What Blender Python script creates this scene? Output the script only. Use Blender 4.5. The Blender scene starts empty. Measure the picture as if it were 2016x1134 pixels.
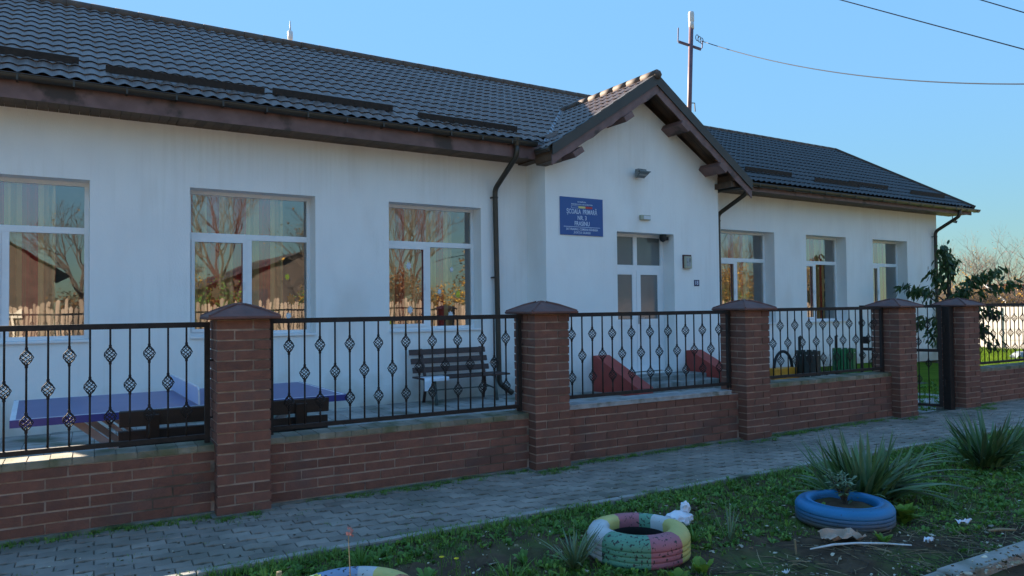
import bpy, math, random
import numpy as np
from mathutils import Vector, Matrix, noise as mn
random.seed(7)
R = math.radians
S = bpy.context.scene
COL = S.collection
# ------------------------------------------------------------------ camera
cam = bpy.data.cameras.new('camera'); camo = bpy.data.objects.new('camera', cam); COL.objects.link(camo)
FW = Vector((0.49777, 0.86697, 0.02435)); RT = Vector((0.86730, -0.49766, -0.01077)); UP = Vector((-0.00279, -0.02648, 0.99965))
m = Matrix((( RT.x, UP.x, -FW.x), (RT.y, UP.y, -FW.y), (RT.z, UP.z, -FW.z)))
camo.matrix_world = Matrix.Translation((0, 0, 1.4803)) @ m.to_4x4()
cam.sensor_width = 36; cam.lens = 1431.0/2016*36; cam.clip_start = .05; cam.clip_end = 3000
S.camera = camo
# ------------------------------------------------------------------ sky and sun
SUN_DIR = Vector((-.400, .917, .412)).normalized()
el = math.asin(SUN_DIR.z); az = math.atan2(SUN_DIR.x, SUN_DIR.y)
w = bpy.data.worlds.new('World'); S.world = w; w.use_nodes = True
nt = w.node_tree; bg = nt.nodes['Background']
sky = nt.nodes.new('ShaderNodeTexSky'); sky.sky_type = 'NISHITA'; sky.sun_disc = False
sky.sun_elevation = el; sky.sun_rotation = az; sky.altitude = 100; sky.air_density = 1.0; sky.dust_density = .1; sky.ozone_density = 3.0
NN = nt.nodes; LL = nt.links
bw = NN.new('ShaderNodeRGBToBW'); LL.new(sky.outputs[0], bw.inputs[0])
mm = NN.new('ShaderNodeMath'); mm.operation = 'MULTIPLY_ADD'; mm.inputs[1].default_value = 3.0; mm.inputs[2].default_value = 1; LL.new(bw.outputs[0], mm.inputs[0])
dv = NN.new('ShaderNodeMath'); dv.operation = 'DIVIDE'; dv.inputs[0].default_value = 2.6; LL.new(mm.outputs[0], dv.inputs[1])
tn = NN.new('ShaderNodeVectorMath'); tn.operation = 'MULTIPLY'; tn.inputs[1].default_value = (.75, .95, .96)
s1 = NN.new('ShaderNodeVectorMath'); s1.operation = 'SCALE'; LL.new(sky.outputs[0], s1.inputs[0]); LL.new(dv.outputs[0], s1.inputs['Scale'])
LL.new(s1.outputs[0], tn.inputs[0]); LL.new(tn.outputs[0], bg.inputs[0]); bg.inputs[1].default_value = .15
sl = bpy.data.lights.new('sun', 'SUN'); sl.energy = 4.2; sl.angle = R(.5); sl.color = (1, .87, .7)
so = bpy.data.objects.new('sun', sl); COL.objects.link(so); so.rotation_euler = SUN_DIR.to_track_quat('Z', 'Y').to_euler()
S.view_settings.view_transform = 'Standard'; S.view_settings.look = 'None'; S.view_settings.gamma = 1; S.view_settings.exposure = 2.42
S.cycles.max_bounces = 6; S.cycles.transparent_max_bounces = 12

# ------------------------------------------------------------------ materials
MATS = {}
def nodes(name):
    m = bpy.data.materials.new(name); m.use_nodes = True; n = m.node_tree
    return m, n, n.nodes['Principled BSDF']
def mat(name, c1, c2=None, scale=8, rough=.75, bump=0, bscale=None, metal=0, rnd=0, spec=.4, detail=5, stretch=(1, 1, 1), c3=None, s3=1.5, t3=(.5, .65), coat=0):
    m, n, b = nodes(name); L = n.links; N = n.nodes
    tc = N.new('ShaderNodeTexCoord'); mp = N.new('ShaderNodeMapping'); mp.inputs['Scale'].default_value = stretch
    L.new(tc.outputs['Object'], mp.inputs[0])
    c2 = c2 or tuple(x*.8 for x in c1)
    nz = N.new('ShaderNodeTexNoise'); nz.inputs['Scale'].default_value = scale; nz.inputs['Detail'].default_value = detail
    L.new(mp.outputs[0], nz.inputs[0])
    rp = N.new('ShaderNodeMapRange'); rp.inputs[1].default_value = .35; rp.inputs[2].default_value = .65; L.new(nz.outputs[0], rp.inputs[0])
    mx = N.new('ShaderNodeMix'); mx.data_type = 'RGBA'; L.new(rp.outputs[0], mx.inputs[0])
    mx.inputs[6].default_value = (*c1, 1); mx.inputs[7].default_value = (*c2, 1); out = mx.outputs[2]
    if c3:
        n3 = N.new('ShaderNodeTexNoise'); n3.inputs['Scale'].default_value = s3; n3.inputs['Detail'].default_value = 6; L.new(mp.outputs[0], n3.inputs[0])
        r3 = N.new('ShaderNodeMapRange'); r3.inputs[1].default_value = t3[0]; r3.inputs[2].default_value = t3[1]; L.new(n3.outputs[0], r3.inputs[0])
        m3 = N.new('ShaderNodeMix'); m3.data_type = 'RGBA'; L.new(r3.outputs[0], m3.inputs[0]); L.new(out, m3.inputs[6]); m3.inputs[7].default_value = (*c3, 1); out = m3.outputs[2]
    if rnd:
        at = N.new('ShaderNodeAttribute'); at.attribute_name = 'rnd'
        mr = N.new('ShaderNodeMapRange'); mr.inputs[3].default_value = 1-rnd; mr.inputs[4].default_value = 1+rnd; L.new(at.outputs['Fac'], mr.inputs[0])
        hs = N.new('ShaderNodeVectorMath'); hs.operation = 'SCALE'; L.new(out, hs.inputs[0]); L.new(mr.outputs[0], hs.inputs['Scale']); out = hs.outputs[0]
    L.new(out, b.inputs['Base Color'])
    b.inputs['Roughness'].default_value = rough; b.inputs['Metallic'].default_value = metal
    b.inputs['Specular IOR Level'].default_value = spec; b.inputs['Coat Weight'].default_value = coat
    if bump:
        nb = N.new('ShaderNodeTexNoise'); nb.inputs['Scale'].default_value = bscale or scale*4; nb.inputs['Detail'].default_value = 4
        L.new(mp.outputs[0], nb.inputs[0]); bp = N.new('ShaderNodeBump'); bp.inputs['Strength'].default_value = bump; bp.inputs['Distance'].default_value = .01
        L.new(nb.outputs[0], bp.inputs['Height']); L.new(bp.outputs[0], b.inputs['Normal'])
    MATS[name] = m
    return m
def leafmat(name, c1, c2, scale=3, trans=.3, rough=.5, rnd=.35, spec=.35):
    m = mat(name, c1, c2, scale, rough, rnd=rnd, spec=spec)
    n = m.node_tree; b = n.nodes['Principled BSDF']; src = b.inputs['Base Color'].links[0].from_socket
    t = n.nodes.new('ShaderNodeBsdfTranslucent'); n.links.new(src, t.inputs[0])
    mx = n.nodes.new('ShaderNodeMixShader'); mx.inputs[0].default_value = trans
    n.links.new(b.outputs[0], mx.inputs[1]); n.links.new(t.outputs[0], mx.inputs[2]); n.links.new(mx.outputs[0], n.nodes['Material Output'].inputs[0])
    return m
mat('plaster', (.85, .84, .82), (.81, .795, .78), 2.2, .9, .35, 55, c3=(.74, .70, .66), s3=.9, t3=(.56, .76), stretch=(1, 1, .45))
def dirty_plaster():
    m = MATS['plaster']; n = m.node_tree; N = n.nodes; L = n.links; b = N['Principled BSDF']; src = b.inputs['Base Color'].links[0].from_socket
    tc = N.new('ShaderNodeTexCoord'); sx = N.new('ShaderNodeSeparateXYZ'); L.new(tc.outputs['Object'], sx.inputs[0])
    nz = N.new('ShaderNodeTexNoise'); nz.inputs['Scale'].default_value = 2.5; nz.inputs['Detail'].default_value = 8; L.new(tc.outputs['Object'], nz.inputs[0])
    a = N.new('ShaderNodeMath'); a.operation = 'MULTIPLY_ADD'; a.inputs[1].default_value = -1.1; L.new(nz.outputs[0], a.inputs[0]); L.new(sx.outputs[2], a.inputs[2])
    r = N.new('ShaderNodeMapRange'); r.inputs[1].default_value = -.15; r.inputs[2].default_value = -.75; r.inputs[3].default_value = 0; r.inputs[4].default_value = .75; L.new(a.outputs[0], r.inputs[0])
    mx = N.new('ShaderNodeMix'); mx.data_type = 'RGBA'; L.new(r.outputs[0], mx.inputs[0]); L.new(src, mx.inputs[6]); mx.inputs[7].default_value = (.42, .38, .31, 1)
    # rain streaks: narrow vertical noise, scattered patches
    mp = N.new('ShaderNodeMapping'); mp.inputs['Scale'].default_value = (9, 9, .35); L.new(tc.outputs['Object'], mp.inputs[0])
    n2 = N.new('ShaderNodeTexNoise'); n2.inputs['Scale'].default_value = 1.6; n2.inputs['Detail'].default_value = 5; L.new(mp.outputs[0], n2.inputs[0])
    n3 = N.new('ShaderNodeTexNoise'); n3.inputs['Scale'].default_value = .7; L.new(tc.outputs['Object'], n3.inputs[0])
    q = N.new('ShaderNodeMath'); q.operation = 'MULTIPLY'; L.new(n2.outputs[0], q.inputs[0]); L.new(n3.outputs[0], q.inputs[1])
    r2 = N.new('ShaderNodeMapRange'); r2.inputs[1].default_value = .27; r2.inputs[2].default_value = .42; r2.inputs[4].default_value = .15; L.new(q.outputs[0], r2.inputs[0])
    m2 = N.new('ShaderNodeMix'); m2.data_type = 'RGBA'; L.new(r2.outputs[0], m2.inputs[0]); L.new(mx.outputs[2], m2.inputs[6]); m2.inputs[7].default_value = (.56, .53, .47, 1)
    L.new(m2.outputs[2], b.inputs['Base Color'])
dirty_plaster()
mat('plaster_old', (.6, .6, .58), (.5, .5, .47), 3, .9, .3, 40)
mat('brick', (.20, .084, .056), (.155, .066, .047), 14, .85, .5, 60, rnd=.17, c3=(.125, .068, .055), s3=3, t3=(.5, .75))
mat('mortar', (.46, .34, .27), (.30, .225, .18), 9, .95, .6, 60, c3=(.12, .10, .075), s3=2)
mat('coping', (.30, .255, .195), (.20, .175, .135), 6, .9, .5, 50, rnd=.15, c3=(.115, .115, .06), s3=4, t3=(.42, .6))
mat('white_tile', (.36, .37, .38), (.25, .26, .26), 12, .5, .2, 40, c3=(.13, .14, .11), s3=7, t3=(.55, .7))
mat('cap_tile', (.16, .068, .052), (.10, .048, .04), 8, .65, .3, 30, rnd=.2, c3=(.10, .09, .08), s3=5, t3=(.55, .75), spec=.3)
mat('footing', (.23, .215, .19), (.13, .13, .1), 7, .95, .5, 40, c3=(.06, .075, .035), s3=3)
mat('iron', (.024, .018, .016), (.035, .026, .022), 20, .7, .2, 80, spec=.25)
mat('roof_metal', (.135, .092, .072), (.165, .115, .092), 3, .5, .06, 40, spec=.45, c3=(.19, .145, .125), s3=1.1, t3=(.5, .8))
mat('roof_metal_shade_and_trim', (.040, .033, .028), (.052, .043, .036), 3, .55, .06, 40, spec=.5)  # darker roof metal: right wing's shade put into the colour; also real dark trim
mat('ridge_metal', (.10, .068, .052), (.12, .085, .068), 5, .7, spec=.25)
mat('gutter', (.032, .025, .018), (.045, .034, .022), 4, .4, spec=.5)
mat('fascia', (.20, .115, .105), (.14, .078, .07), 5, .6, .1, c3=(.055, .035, .028), s3=2.2, t3=(.58, .66))
mat('soffit', (.105, .06, .034), (.07, .04, .024), 4, .6, .15, 25, rnd=.25, stretch=(1, 3, 1))
mat('dark_wood', (.035, .022, .015), (.022, .014, .01), 12, .6, .2, 60, stretch=(.3, 1, 1))
mat('bench_wood', (.075, .038, .030), (.05, .027, .022), 12, .5, .2, 60, stretch=(.3, 1, 1))
mat('bench_metal', (.11, .13, .12), (.07, .08, .075), 15, .5, spec=.5)
mat('upvc', (.80, .81, .82), (.76, .77, .78), 4, .35, spec=.5)
mat('upvc_panel', (.77, .785, .80), (.73, .745, .76), 3, .4, spec=.5)
mat('flashing', (.30, .31, .34), (.2, .2, .22), 6, .35, metal=.5)
mat('paver', (.285, .245, .205), (.225, .195, .165), 5, .9, .4, 60, rnd=.18, spec=.2, c3=(.16, .145, .115), s3=1.2, t3=(.48, .7))
mat('joint', (.085, .08, .055), (.055, .06, .035), 12, 1, .5, 60)
mat('kerb', (.34, .32, .29), (.25, .24, .21), 8, .9, .5, 50, c3=(.09, .1, .06), s3=3, t3=(.5, .68))
mat('asphalt', (.15, .145, .135), (.11, .108, .10), 30, .9, .6, 120, c3=(.18, .17, .15), s3=1)
mat('soil', (.105, .072, .045), (.06, .042, .028), 9, 1, 1, 30, spec=.1, c3=(.075, .115, .03), s3=2.2, t3=(.48, .72), detail=8)
mat('yard_tile', (.36, .35, .33), (.26, .255, .24), 4, .85, .3, 30, rnd=.2, c3=(.10, .12, .08), s3=1.5, t3=(.5, .66))
mat('lawn_soil', (.11, .165, .022), (.075, .12, .018), 4, 1, .8, 30, spec=0)
mat('grass_land', (.20, .20, .10), (.15, .14, .08), .4, 1, .5, 4)
mat('concrete', (.33, .33, .31), (.24, .24, .22), 5, .9, .3, 40)
mat('step', (.27, .27, .26), (.17, .18, .165), 6, .85, .3, 40, c3=(.12, .125, .11), s3=5)
mat('red_paint', (.38, .060, .045), (.30, .050, .040), 4, .55, .2, 40)
mat('table_blue', (.125, .135, .27), (.11, .12, .24), 3, .4, spec=.5)
mat('table_edge', (.045, .06, .26), (.035, .05, .22), 3, .4)
mat('white_paint', (.72, .73, .75), (.62, .63, .65), 6, .5)
mat('net_plate', (.42, .50, .72), (.38, .46, .68), 6, .45)
mat('leg_metal', (.45, .42, .40), (.36, .33, .31), 9, .4)
mat('red_plastic', (.5, .03, .04), None, 5, .4)
mat('dark_plastic', (.02, .022, .025), (.03, .03, .033), 9, .45)
mat('orange_paint', (.62, .27, .02), (.5, .2, .02), 6, .5)
mat('bin_dark', (.030, .034, .028), (.018, .02, .017), 9, .5, rnd=.2)
mat('bin_green', (.02, .14, .045), (.014, .10, .035), 9, .45, rnd=.2)
mat('sign_blue', (.030, .095, .30), (.028, .088, .28), 3, .35)
mat('sign_white', (.62, .70, .85), (.55, .63, .8), 9, .5)
mat('flag_yellow', (.75, .66, .25), None, 5, .5); mat('flag_red', (.55, .05, .05), None, 5, .5)
mat('plate_navy', (.02, .03, .10), None, 5, .4)
mat('beige_box', (.40, .40, .30), (.33, .33, .25), 9, .6); mat('box_brown', (.10, .035, .03), None, 9, .6)
mat('grey_case', (.22, .25, .26), (.16, .18, .19), 20, .45); mat('lamp_glass', (.10, .12, .13), None, 20, .15, spec=.8)
mat('pole_paint', (.155, .085, .10), (.11, .06, .075), 5, .5); mat('porcelain', (.68, .66, .64), (.55, .5, .48), 20, .3)
mat('cable', (.03, .035, .05), None, 5, .6)
mat('bark', (.075, .058, .045), (.045, .035, .028), 12, .95, .6, 40)
mat('pale_twig', (.17, .125, .10), (.11, .085, .07), 4, .9, rnd=.25)
mat('rust_tile', (.26, .09, .045), (.17, .06, .035), 6, .85, .4, 20, rnd=.2)
mat('block_wall', (.56, .50, .45), (.48, .43, .39), 4, .9, .4, 30)
mat('fence_board', (.27, .205, .155), (.18, .135, .10), 4, .9, .3, 20, rnd=.4, stretch=(3, 3, .4))
mat('white_fence', (.62, .55, .45), (.5, .44, .36), 4, .8)
mat('old_roof', (.055, .040, .033), (.035, .028, .024), 3, .9, .3, 10)
mat('rubber', (.018, .018, .02), None, 9, .7)
mat('bag', (.72, .75, .8), (.6, .63, .7), 8, .35, spec=.5)
mat('card', (.40, .29, .22), (.32, .23, .17), 7, .85)
mat('paper', (.62, .66, .68), (.5, .5, .46), 9, .8)
mat('chip', (.52, .47, .36), (.36, .32, .24), 15, .9, rnd=.45)
mat('dry', (.30, .24, .14), (.2, .15, .09), 9, .9, rnd=.3)
mat('leaf_paper', (.66, .68, .7), (.6, .6, .6), 9, .9); mat('leaf_paper_yellow', (.75, .62, .06), None, 9, .9); mat('leaf_paper_orange', (.6, .25, .08), None, 9, .9)
leafmat('grass', (.12, .225, .038), (.17, .26, .04), 2.5)
leafmat('weed', (.13, .26, .045), (.09, .19, .035), 3)
leafmat('weed_bright', (.19, .31, .04), (.14, .25, .04), 3)
leafmat('yucca', (.075, .145, .050), (.105, .18, .062), 2.5, .12, .4, spec=.5)
leafmat('yucca_edge', (.14, .20, .09), (.10, .16, .08), 2.5, .15, .4, spec=.5)
leafmat('dark_leaf', (.035, .075, .022), (.055, .10, .03), 3, .3, .4, spec=.5)
leafmat('sun_grass', (.09, .16, .015), (.13, .19, .02), 3, .2, .9, spec=.05)
leafmat('yellow_leaf', (.55, .33, .05), (.42, .20, .03), 2, .4)
leafmat('rust_leaf', (.20, .085, .03), (.13, .09, .03), 1, .35)
leafmat('pink_leaf', (.40, .18, .16), (.3, .12, .1), 2, .4)
mat('dandelion', (.8, .6, .02), None, 9, .8)

def glass_mat():
    m = bpy.data.materials.new('window_glass'); m.use_nodes = True; n = m.node_tree; N = n.nodes; L = n.links
    N.remove(N['Principled BSDF'])
    t = N.new('ShaderNodeBsdfTransparent'); t.inputs[0].default_value = (.93, .93, .90, 1)
    g = N.new('ShaderNodeBsdfGlossy'); g.inputs['Roughness'].default_value = .012; g.inputs[0].default_value = (.95, .95, .95, 1)
    tc = N.new('ShaderNodeTexCoord'); nz = N.new('ShaderNodeTexNoise'); nz.inputs['Scale'].default_value = 1.2; L.new(tc.outputs['Object'], nz.inputs[0])
    bp = N.new('ShaderNodeBump'); bp.inputs['Strength'].default_value = .15; bp.inputs['Distance'].default_value = .012; L.new(nz.outputs[0], bp.inputs['Height']); L.new(bp.outputs[0], g.inputs['Normal'])
    f = N.new('ShaderNodeFresnel'); f.inputs[0].default_value = 1.55
    a = N.new('ShaderNodeMath'); a.operation = 'MULTIPLY_ADD'; a.inputs[1].default_value = 1.9; a.inputs[2].default_value = .17; a.use_clamp = True; L.new(f.outputs[0], a.inputs[0])
    x = N.new('ShaderNodeMixShader'); L.new(a.outputs[0], x.inputs[0]); L.new(t.outputs[0], x.inputs[1]); L.new(g.outputs[0], x.inputs[2])
    L.new(x.outputs[0], N['Material Output'].inputs[0]); MATS['glass'] = m
glass_mat()
def door_glass():
    mat('door_glass', (.16, .175, .175), (.12, .135, .135), 1.5, .12, spec=.7, stretch=(1, 1, .4))
door_glass()
def curtain_mat():
    m, n, b = nodes('curtain_cloth'); N = n.nodes; L = n.links
    tc = N.new('ShaderNodeTexCoord'); sx = N.new('ShaderNodeSeparateXYZ'); L.new(tc.outputs['Object'], sx.inputs[0])
    mm = N.new('ShaderNodeMath'); mm.operation = 'MULTIPLY'; mm.inputs[1].default_value = 2.6; L.new(sx.outputs[0], mm.inputs[0])
    fr = N.new('ShaderNodeMath'); fr.operation = 'FRACT'; L.new(mm.outputs[0], fr.inputs[0])
    cr = N.new('ShaderNodeValToRGB'); L.new(fr.outputs[0], cr.inputs[0]); cr.color_ramp.interpolation = 'CONSTANT'
    e = cr.color_ramp.elements; e[0].color = (.58, .075, .06, 1); e[0].position = 0; e[1].position = .34; e[1].color = (.82, .64, .30, 1)
    x = e.new(.52); x.color = (.55, .38, .18, 1); x = e.new(.70); x.color = (.80, .62, .32, 1); x = e.new(.86); x.color = (.48, .13, .08, 1)
    L.new(cr.outputs[0], b.inputs['Base Color']); b.inputs['Roughness'].default_value = .9; MATS['curtain'] = m
curtain_mat()
def paint_mat(name, c, dirt=(.03, .03, .03), amt=(.56, .62), low=None):
    """worn paint over black rubber"""
    m, n, b = nodes(name); N = n.nodes; L = n.links
    tc = N.new('ShaderNodeTexCoord'); nz = N.new('ShaderNodeTexNoise'); nz.inputs['Scale'].default_value = 52; nz.inputs['Detail'].default_value = 8; L.new(tc.outputs['Object'], nz.inputs[0])
    mp = N.new('ShaderNodeMapRange'); mp.inputs[1].default_value = amt[0]; mp.inputs[2].default_value = amt[1]; L.new(nz.outputs[0], mp.inputs[0])
    mx = N.new('ShaderNodeMix'); mx.data_type = 'RGBA'; L.new(mp.outputs[0], mx.inputs[0]); mx.inputs[6].default_value = (*c, 1); mx.inputs[7].default_value = (*dirt, 1); out = mx.outputs[2]
    n2 = N.new('ShaderNodeTexNoise'); n2.inputs['Scale'].default_value = 5; L.new(tc.outputs['Object'], n2.inputs[0])
    m2 = N.new('ShaderNodeMix'); m2.data_type = 'RGBA'; m2.blend_type = 'MULTIPLY'; L.new(n2.outputs[0], m2.inputs[0]); L.new(out, m2.inputs[6]); m2.inputs[7].default_value = (.55, .53, .48, 1); out = m2.outputs[2]
    if low:   # splashed mud along the bottom of the tyre
        sx = N.new('ShaderNodeSeparateXYZ'); L.new(tc.outputs['Object'], sx.inputs[0])
        ad = N.new('ShaderNodeMath'); ad.operation = 'MULTIPLY_ADD'; ad.inputs[1].default_value = .09; L.new(n2.outputs[0], ad.inputs[0]); L.new(sx.outputs[2], ad.inputs[2])
        r = N.new('ShaderNodeMapRange'); r.inputs[1].default_value = low; r.inputs[2].default_value = low*.45; L.new(ad.outputs[0], r.inputs[0])
        m3 = N.new('ShaderNodeMix'); m3.data_type = 'RGBA'; L.new(r.outputs[0], m3.inputs[0]); L.new(out, m3.inputs[6]); m3.inputs[7].default_value = (.07, .065, .05, 1); out = m3.outputs[2]
    L.new(out, b.inputs['Base Color']); b.inputs['Roughness'].default_value = .55
    bp = N.new('ShaderNodeBump'); bp.inputs['Strength'].default_value = .4; bp.inputs['Distance'].default_value = .004; L.new(nz.outputs[0], bp.inputs['Height']); L.new(bp.outputs[0], b.inputs['Normal'])
    MATS[name] = m
paint_mat('t_white', (.55, .60, .62), amt=(.66, .72)); paint_mat('t_green', (.12, .33, .22), amt=(.57, .60)); paint_mat('t_pink', (.45, .15, .19), amt=(.585, .62))
paint_mat('t_yellow', (.62, .56, .18), amt=(.68, .74)); paint_mat('t_blue', (.008, .20, .46), amt=(.64, .72), low=.17); paint_mat('t_sky', (.25, .36, .55)); paint_mat('t_orange', (.48, .2, .1))

# ------------------------------------------------------------------ mesh builder
class MB:
    def __init__(s): s.v = []; s.f = []; s.mi = []; s.r = []
    def add(s, vs, fs, mi=0, rnd=None):
        o = len(s.v); s.v.extend([tuple(v) for v in vs]); rr = random.random() if rnd is None else rnd
        for f in fs: s.f.append(tuple(i+o for i in f)); s.mi.append(mi); s.r.append(rr)
    def box(s, a, b, mi=0, jit=0, rnd=None):
        x0, y0, z0 = a; x1, y1, z1 = b
        vs = [(x0, y0, z0), (x1, y0, z0), (x1, y1, z0), (x0, y1, z0), (x0, y0, z1), (x1, y0, z1), (x1, y1, z1), (x0, y1, z1)]
        if jit: vs = [tuple(c+random.uniform(-jit, jit) for c in v) for v in vs]
        s.add(vs, [(3, 2, 1, 0), (4, 5, 6, 7), (0, 1, 5, 4), (1, 2, 6, 5), (2, 3, 7, 6), (3, 0, 4, 7)], mi, rnd)
    def obox(s, c, size, M=None, mi=0, rnd=None):   # oriented box, M = 3x3
        hx, hy, hz = (k/2 for k in size); vs = []
        for z in (-hz, hz):
            for x, y in ((-hx, -hy), (hx, -hy), (hx, hy), (-hx, hy)):
                p = Vector((x, y, z)); p = M @ p if M is not None else p; vs.append(tuple(Vector(c)+p))
        s.add(vs, [(3, 2, 1, 0), (4, 5, 6, 7), (0, 1, 5, 4), (1, 2, 6, 5), (2, 3, 7, 6), (3, 0, 4, 7)], mi, rnd)
    def beam(s, p, q, wd, ht, mi=0, up=(0, 0, 1)):
        p = Vector(p); q = Vector(q); d = (q-p); L = d.length; d.normalize(); u = Vector(up); sx = d.cross(u)
        if sx.length < 1e-4: sx = d.cross(Vector((1, 0, 0)))
        sx.normalize(); u = sx.cross(d)
        s.obox((p+q)/2, (L, wd, ht), Matrix((d, sx, u)).transposed(), mi)
    def tube(s, pts, rad, n=8, mi=0, cap=True, rnd=None):
        pts = [Vector(p) for p in pts]; k = len(pts)
        rad = rad if isinstance(rad, (list, tuple)) else [rad]*k
        vs = []; prev = None
        for i, p in enumerate(pts):
            t = (pts[min(i+1, k-1)]-pts[max(i-1, 0)]); t = t.normalized() if t.length > 1e-9 else Vector((0, 0, 1))
            if prev is None:
                a = Vector((0, 0, 1)) if abs(t.z) < .9 else Vector((1, 0, 0)); prev = t.cross(a).normalized()
            prev = (prev - t*prev.dot(t)); prev = prev.normalized() if prev.length > 1e-6 else t.orthogonal().normalized()
            b = t.cross(prev)
            for j in range(n):
                an = 2*math.pi*j/n; vs.append(tuple(p+(prev*math.cos(an)+b*math.sin(an))*rad[i]))
        fs = []
        for i in range(k-1):
            for j in range(n): fs.append((i*n+j, i*n+(j+1) % n, (i+1)*n+(j+1) % n, (i+1)*n+j))
        if cap: fs.append(tuple(range(n-1, -1, -1))); fs.append(tuple(range((k-1)*n, k*n)))
        s.add(vs, fs, mi, rnd)
    def lathe(s, prof, n=24, c=(0, 0, 0), mi=0, cap=False):
        vs = []; k = len(prof)
        for r, z in prof:
            for j in range(n):
                a = 2*math.pi*j/n; vs.append((c[0]+r*math.cos(a), c[1]+r*math.sin(a), c[2]+z))
        o = len(s.v); s.v.extend(vs)
        for i in range(k-1):
            for j in range(n):
                s.f.append(tuple(o+q for q in (i*n+j, i*n+(j+1) % n, (i+1)*n+(j+1) % n, (i+1)*n+j)))
                s.mi.append(mi(j/n) if callable(mi) else mi); s.r.append(.5)
        if cap: s.f.append(tuple(o+(k-1)*n+j for j in range(n))); s.mi.append(0 if callable(mi) else mi); s.r.append(.5)
    def prism(s, poly, a, b, mi=0, axis='y'):   # poly in (x,z) extruded along y from a to b (or axis x: poly in (y,z))
        n = len(poly)
        mk = (lambda p, t: (p[0], t, p[1])) if axis == 'y' else ((lambda p, t: (t, p[0], p[1])) if axis == 'x' else (lambda p, t: (p[0], p[1], t)))
        vs = [mk(p, a) for p in poly]+[mk(p, b) for p in poly]
        fs = [tuple(range(n)), tuple(range(2*n-1, n-1, -1))]+[(i, i+n, (i+1) % n+n, (i+1) % n) for i in range(n)]
        s.add(vs, fs, mi)
    def build(s, name, mats, parent=None, smooth=False, bevel=0, **props):
        me = bpy.data.meshes.new(name); me.from_pydata(s.v, [], s.f)
        if isinstance(mats, str): mats = [mats]
        for k in mats: me.materials.append(MATS[k])
        if s.f:
            me.polygons.foreach_set('material_index', s.mi)
            at = me.attributes.new('rnd', 'FLOAT', 'FACE'); at.data.foreach_set('value', s.r)
            if smooth: me.polygons.foreach_set('use_smooth', [True]*len(s.f))
        me.update(); o = bpy.data.objects.new(name, me); COL.objects.link(o)
        if parent: o.parent = parent
        if bevel:
            b = o.modifiers.new('bevel', 'BEVEL'); b.width = bevel; b.segments = 2; b.limit_method = 'ANGLE'
        for k, v in props.items(): o[k] = v
        return o
def fixnormals(o):
    import bmesh
    b = bmesh.new(); b.from_mesh(o.data); bmesh.ops.recalc_face_normals(b, faces=b.faces); b.to_mesh(o.data); b.free()
def thing(name, label, cat, loc=(0, 0, 0), rz=0, group=None):
    o = bpy.data.objects.new(name, None); COL.objects.link(o); o.location = loc; o.rotation_euler = (0, 0, rz); o.empty_display_size = .2
    o['label'] = label; o['category'] = cat
    if group: o['group'] = group
    return o
def tag(o, label, cat, group=None):
    o['label'] = label; o['category'] = cat
    if group: o['group'] = group
    return o
def copy_tree(o, parent=None):
    c = o.copy(); COL.objects.link(c)
    if parent: c.parent = parent
    for ch in list(o.children): copy_tree(ch, c)
    return c
def text_mesh(body, size, xscale, thick=.002):
    cu = bpy.data.curves.new('t', 'FONT'); cu.body = body; cu.size = size; cu.align_x = 'CENTER'; cu.align_y = 'CENTER'; cu.extrude = thick; cu.offset = size*.008
    to = bpy.data.objects.new('t', cu); COL.objects.link(to); bpy.context.view_layer.update()
    me = bpy.data.meshes.new_from_object(to.evaluated_get(bpy.context.evaluated_depsgraph_get()))
    bpy.data.objects.remove(to)
    vs = [(v.co.x*xscale, v.co.z, v.co.y) for v in me.vertices]; fs = [tuple(reversed(p.vertices)) for p in me.polygons]
    bpy.data.meshes.remove(me); return vs, fs

YF = 5.544; ZY = -.147
DB = .0389; BY = 11.5187
def fac(x, off, z=0):      # facade coordinates (along, outward offset, height) -> world
    c, s = math.cos(DB), math.sin(DB); return Vector((x*c+off*s, BY+x*s-off*c, z))

# ------------------------------------------------------------------ ground, road, pavement
def sheet(name, x0, x1, y0, y1, z, m, nx=1, ny=1, amp=0, fr=1, **kw):
    b = MB(); vs = []
    for j in range(ny+1):
        for i in range(nx+1):
            x = x0+(x1-x0)*i/nx; y = y0+(y1-y0)*j/ny
            vs.append((x, y, z+(amp*mn.noise(Vector((x*fr, y*fr, 0))) if amp else 0)))
    b.add(vs, [(j*(nx+1)+i, j*(nx+1)+i+1, (j+1)*(nx+1)+i+1, (j+1)*(nx+1)+i) for j in range(ny) for i in range(nx)])
    return b.build(name, m, smooth=bool(amp), kind='structure', **kw)
sheet('ground', -900, 1500, -900, 1500, -1.0, 'grass_land')
sheet('road', -60, 120, -4.6, 2.22, -.13, 'asphalt', 60, 8, .015, .7)
sheet('far_verge', -60, 120, -40, -4.6, -.05, 'grass_land', 60, 12, .08, .5)
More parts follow.
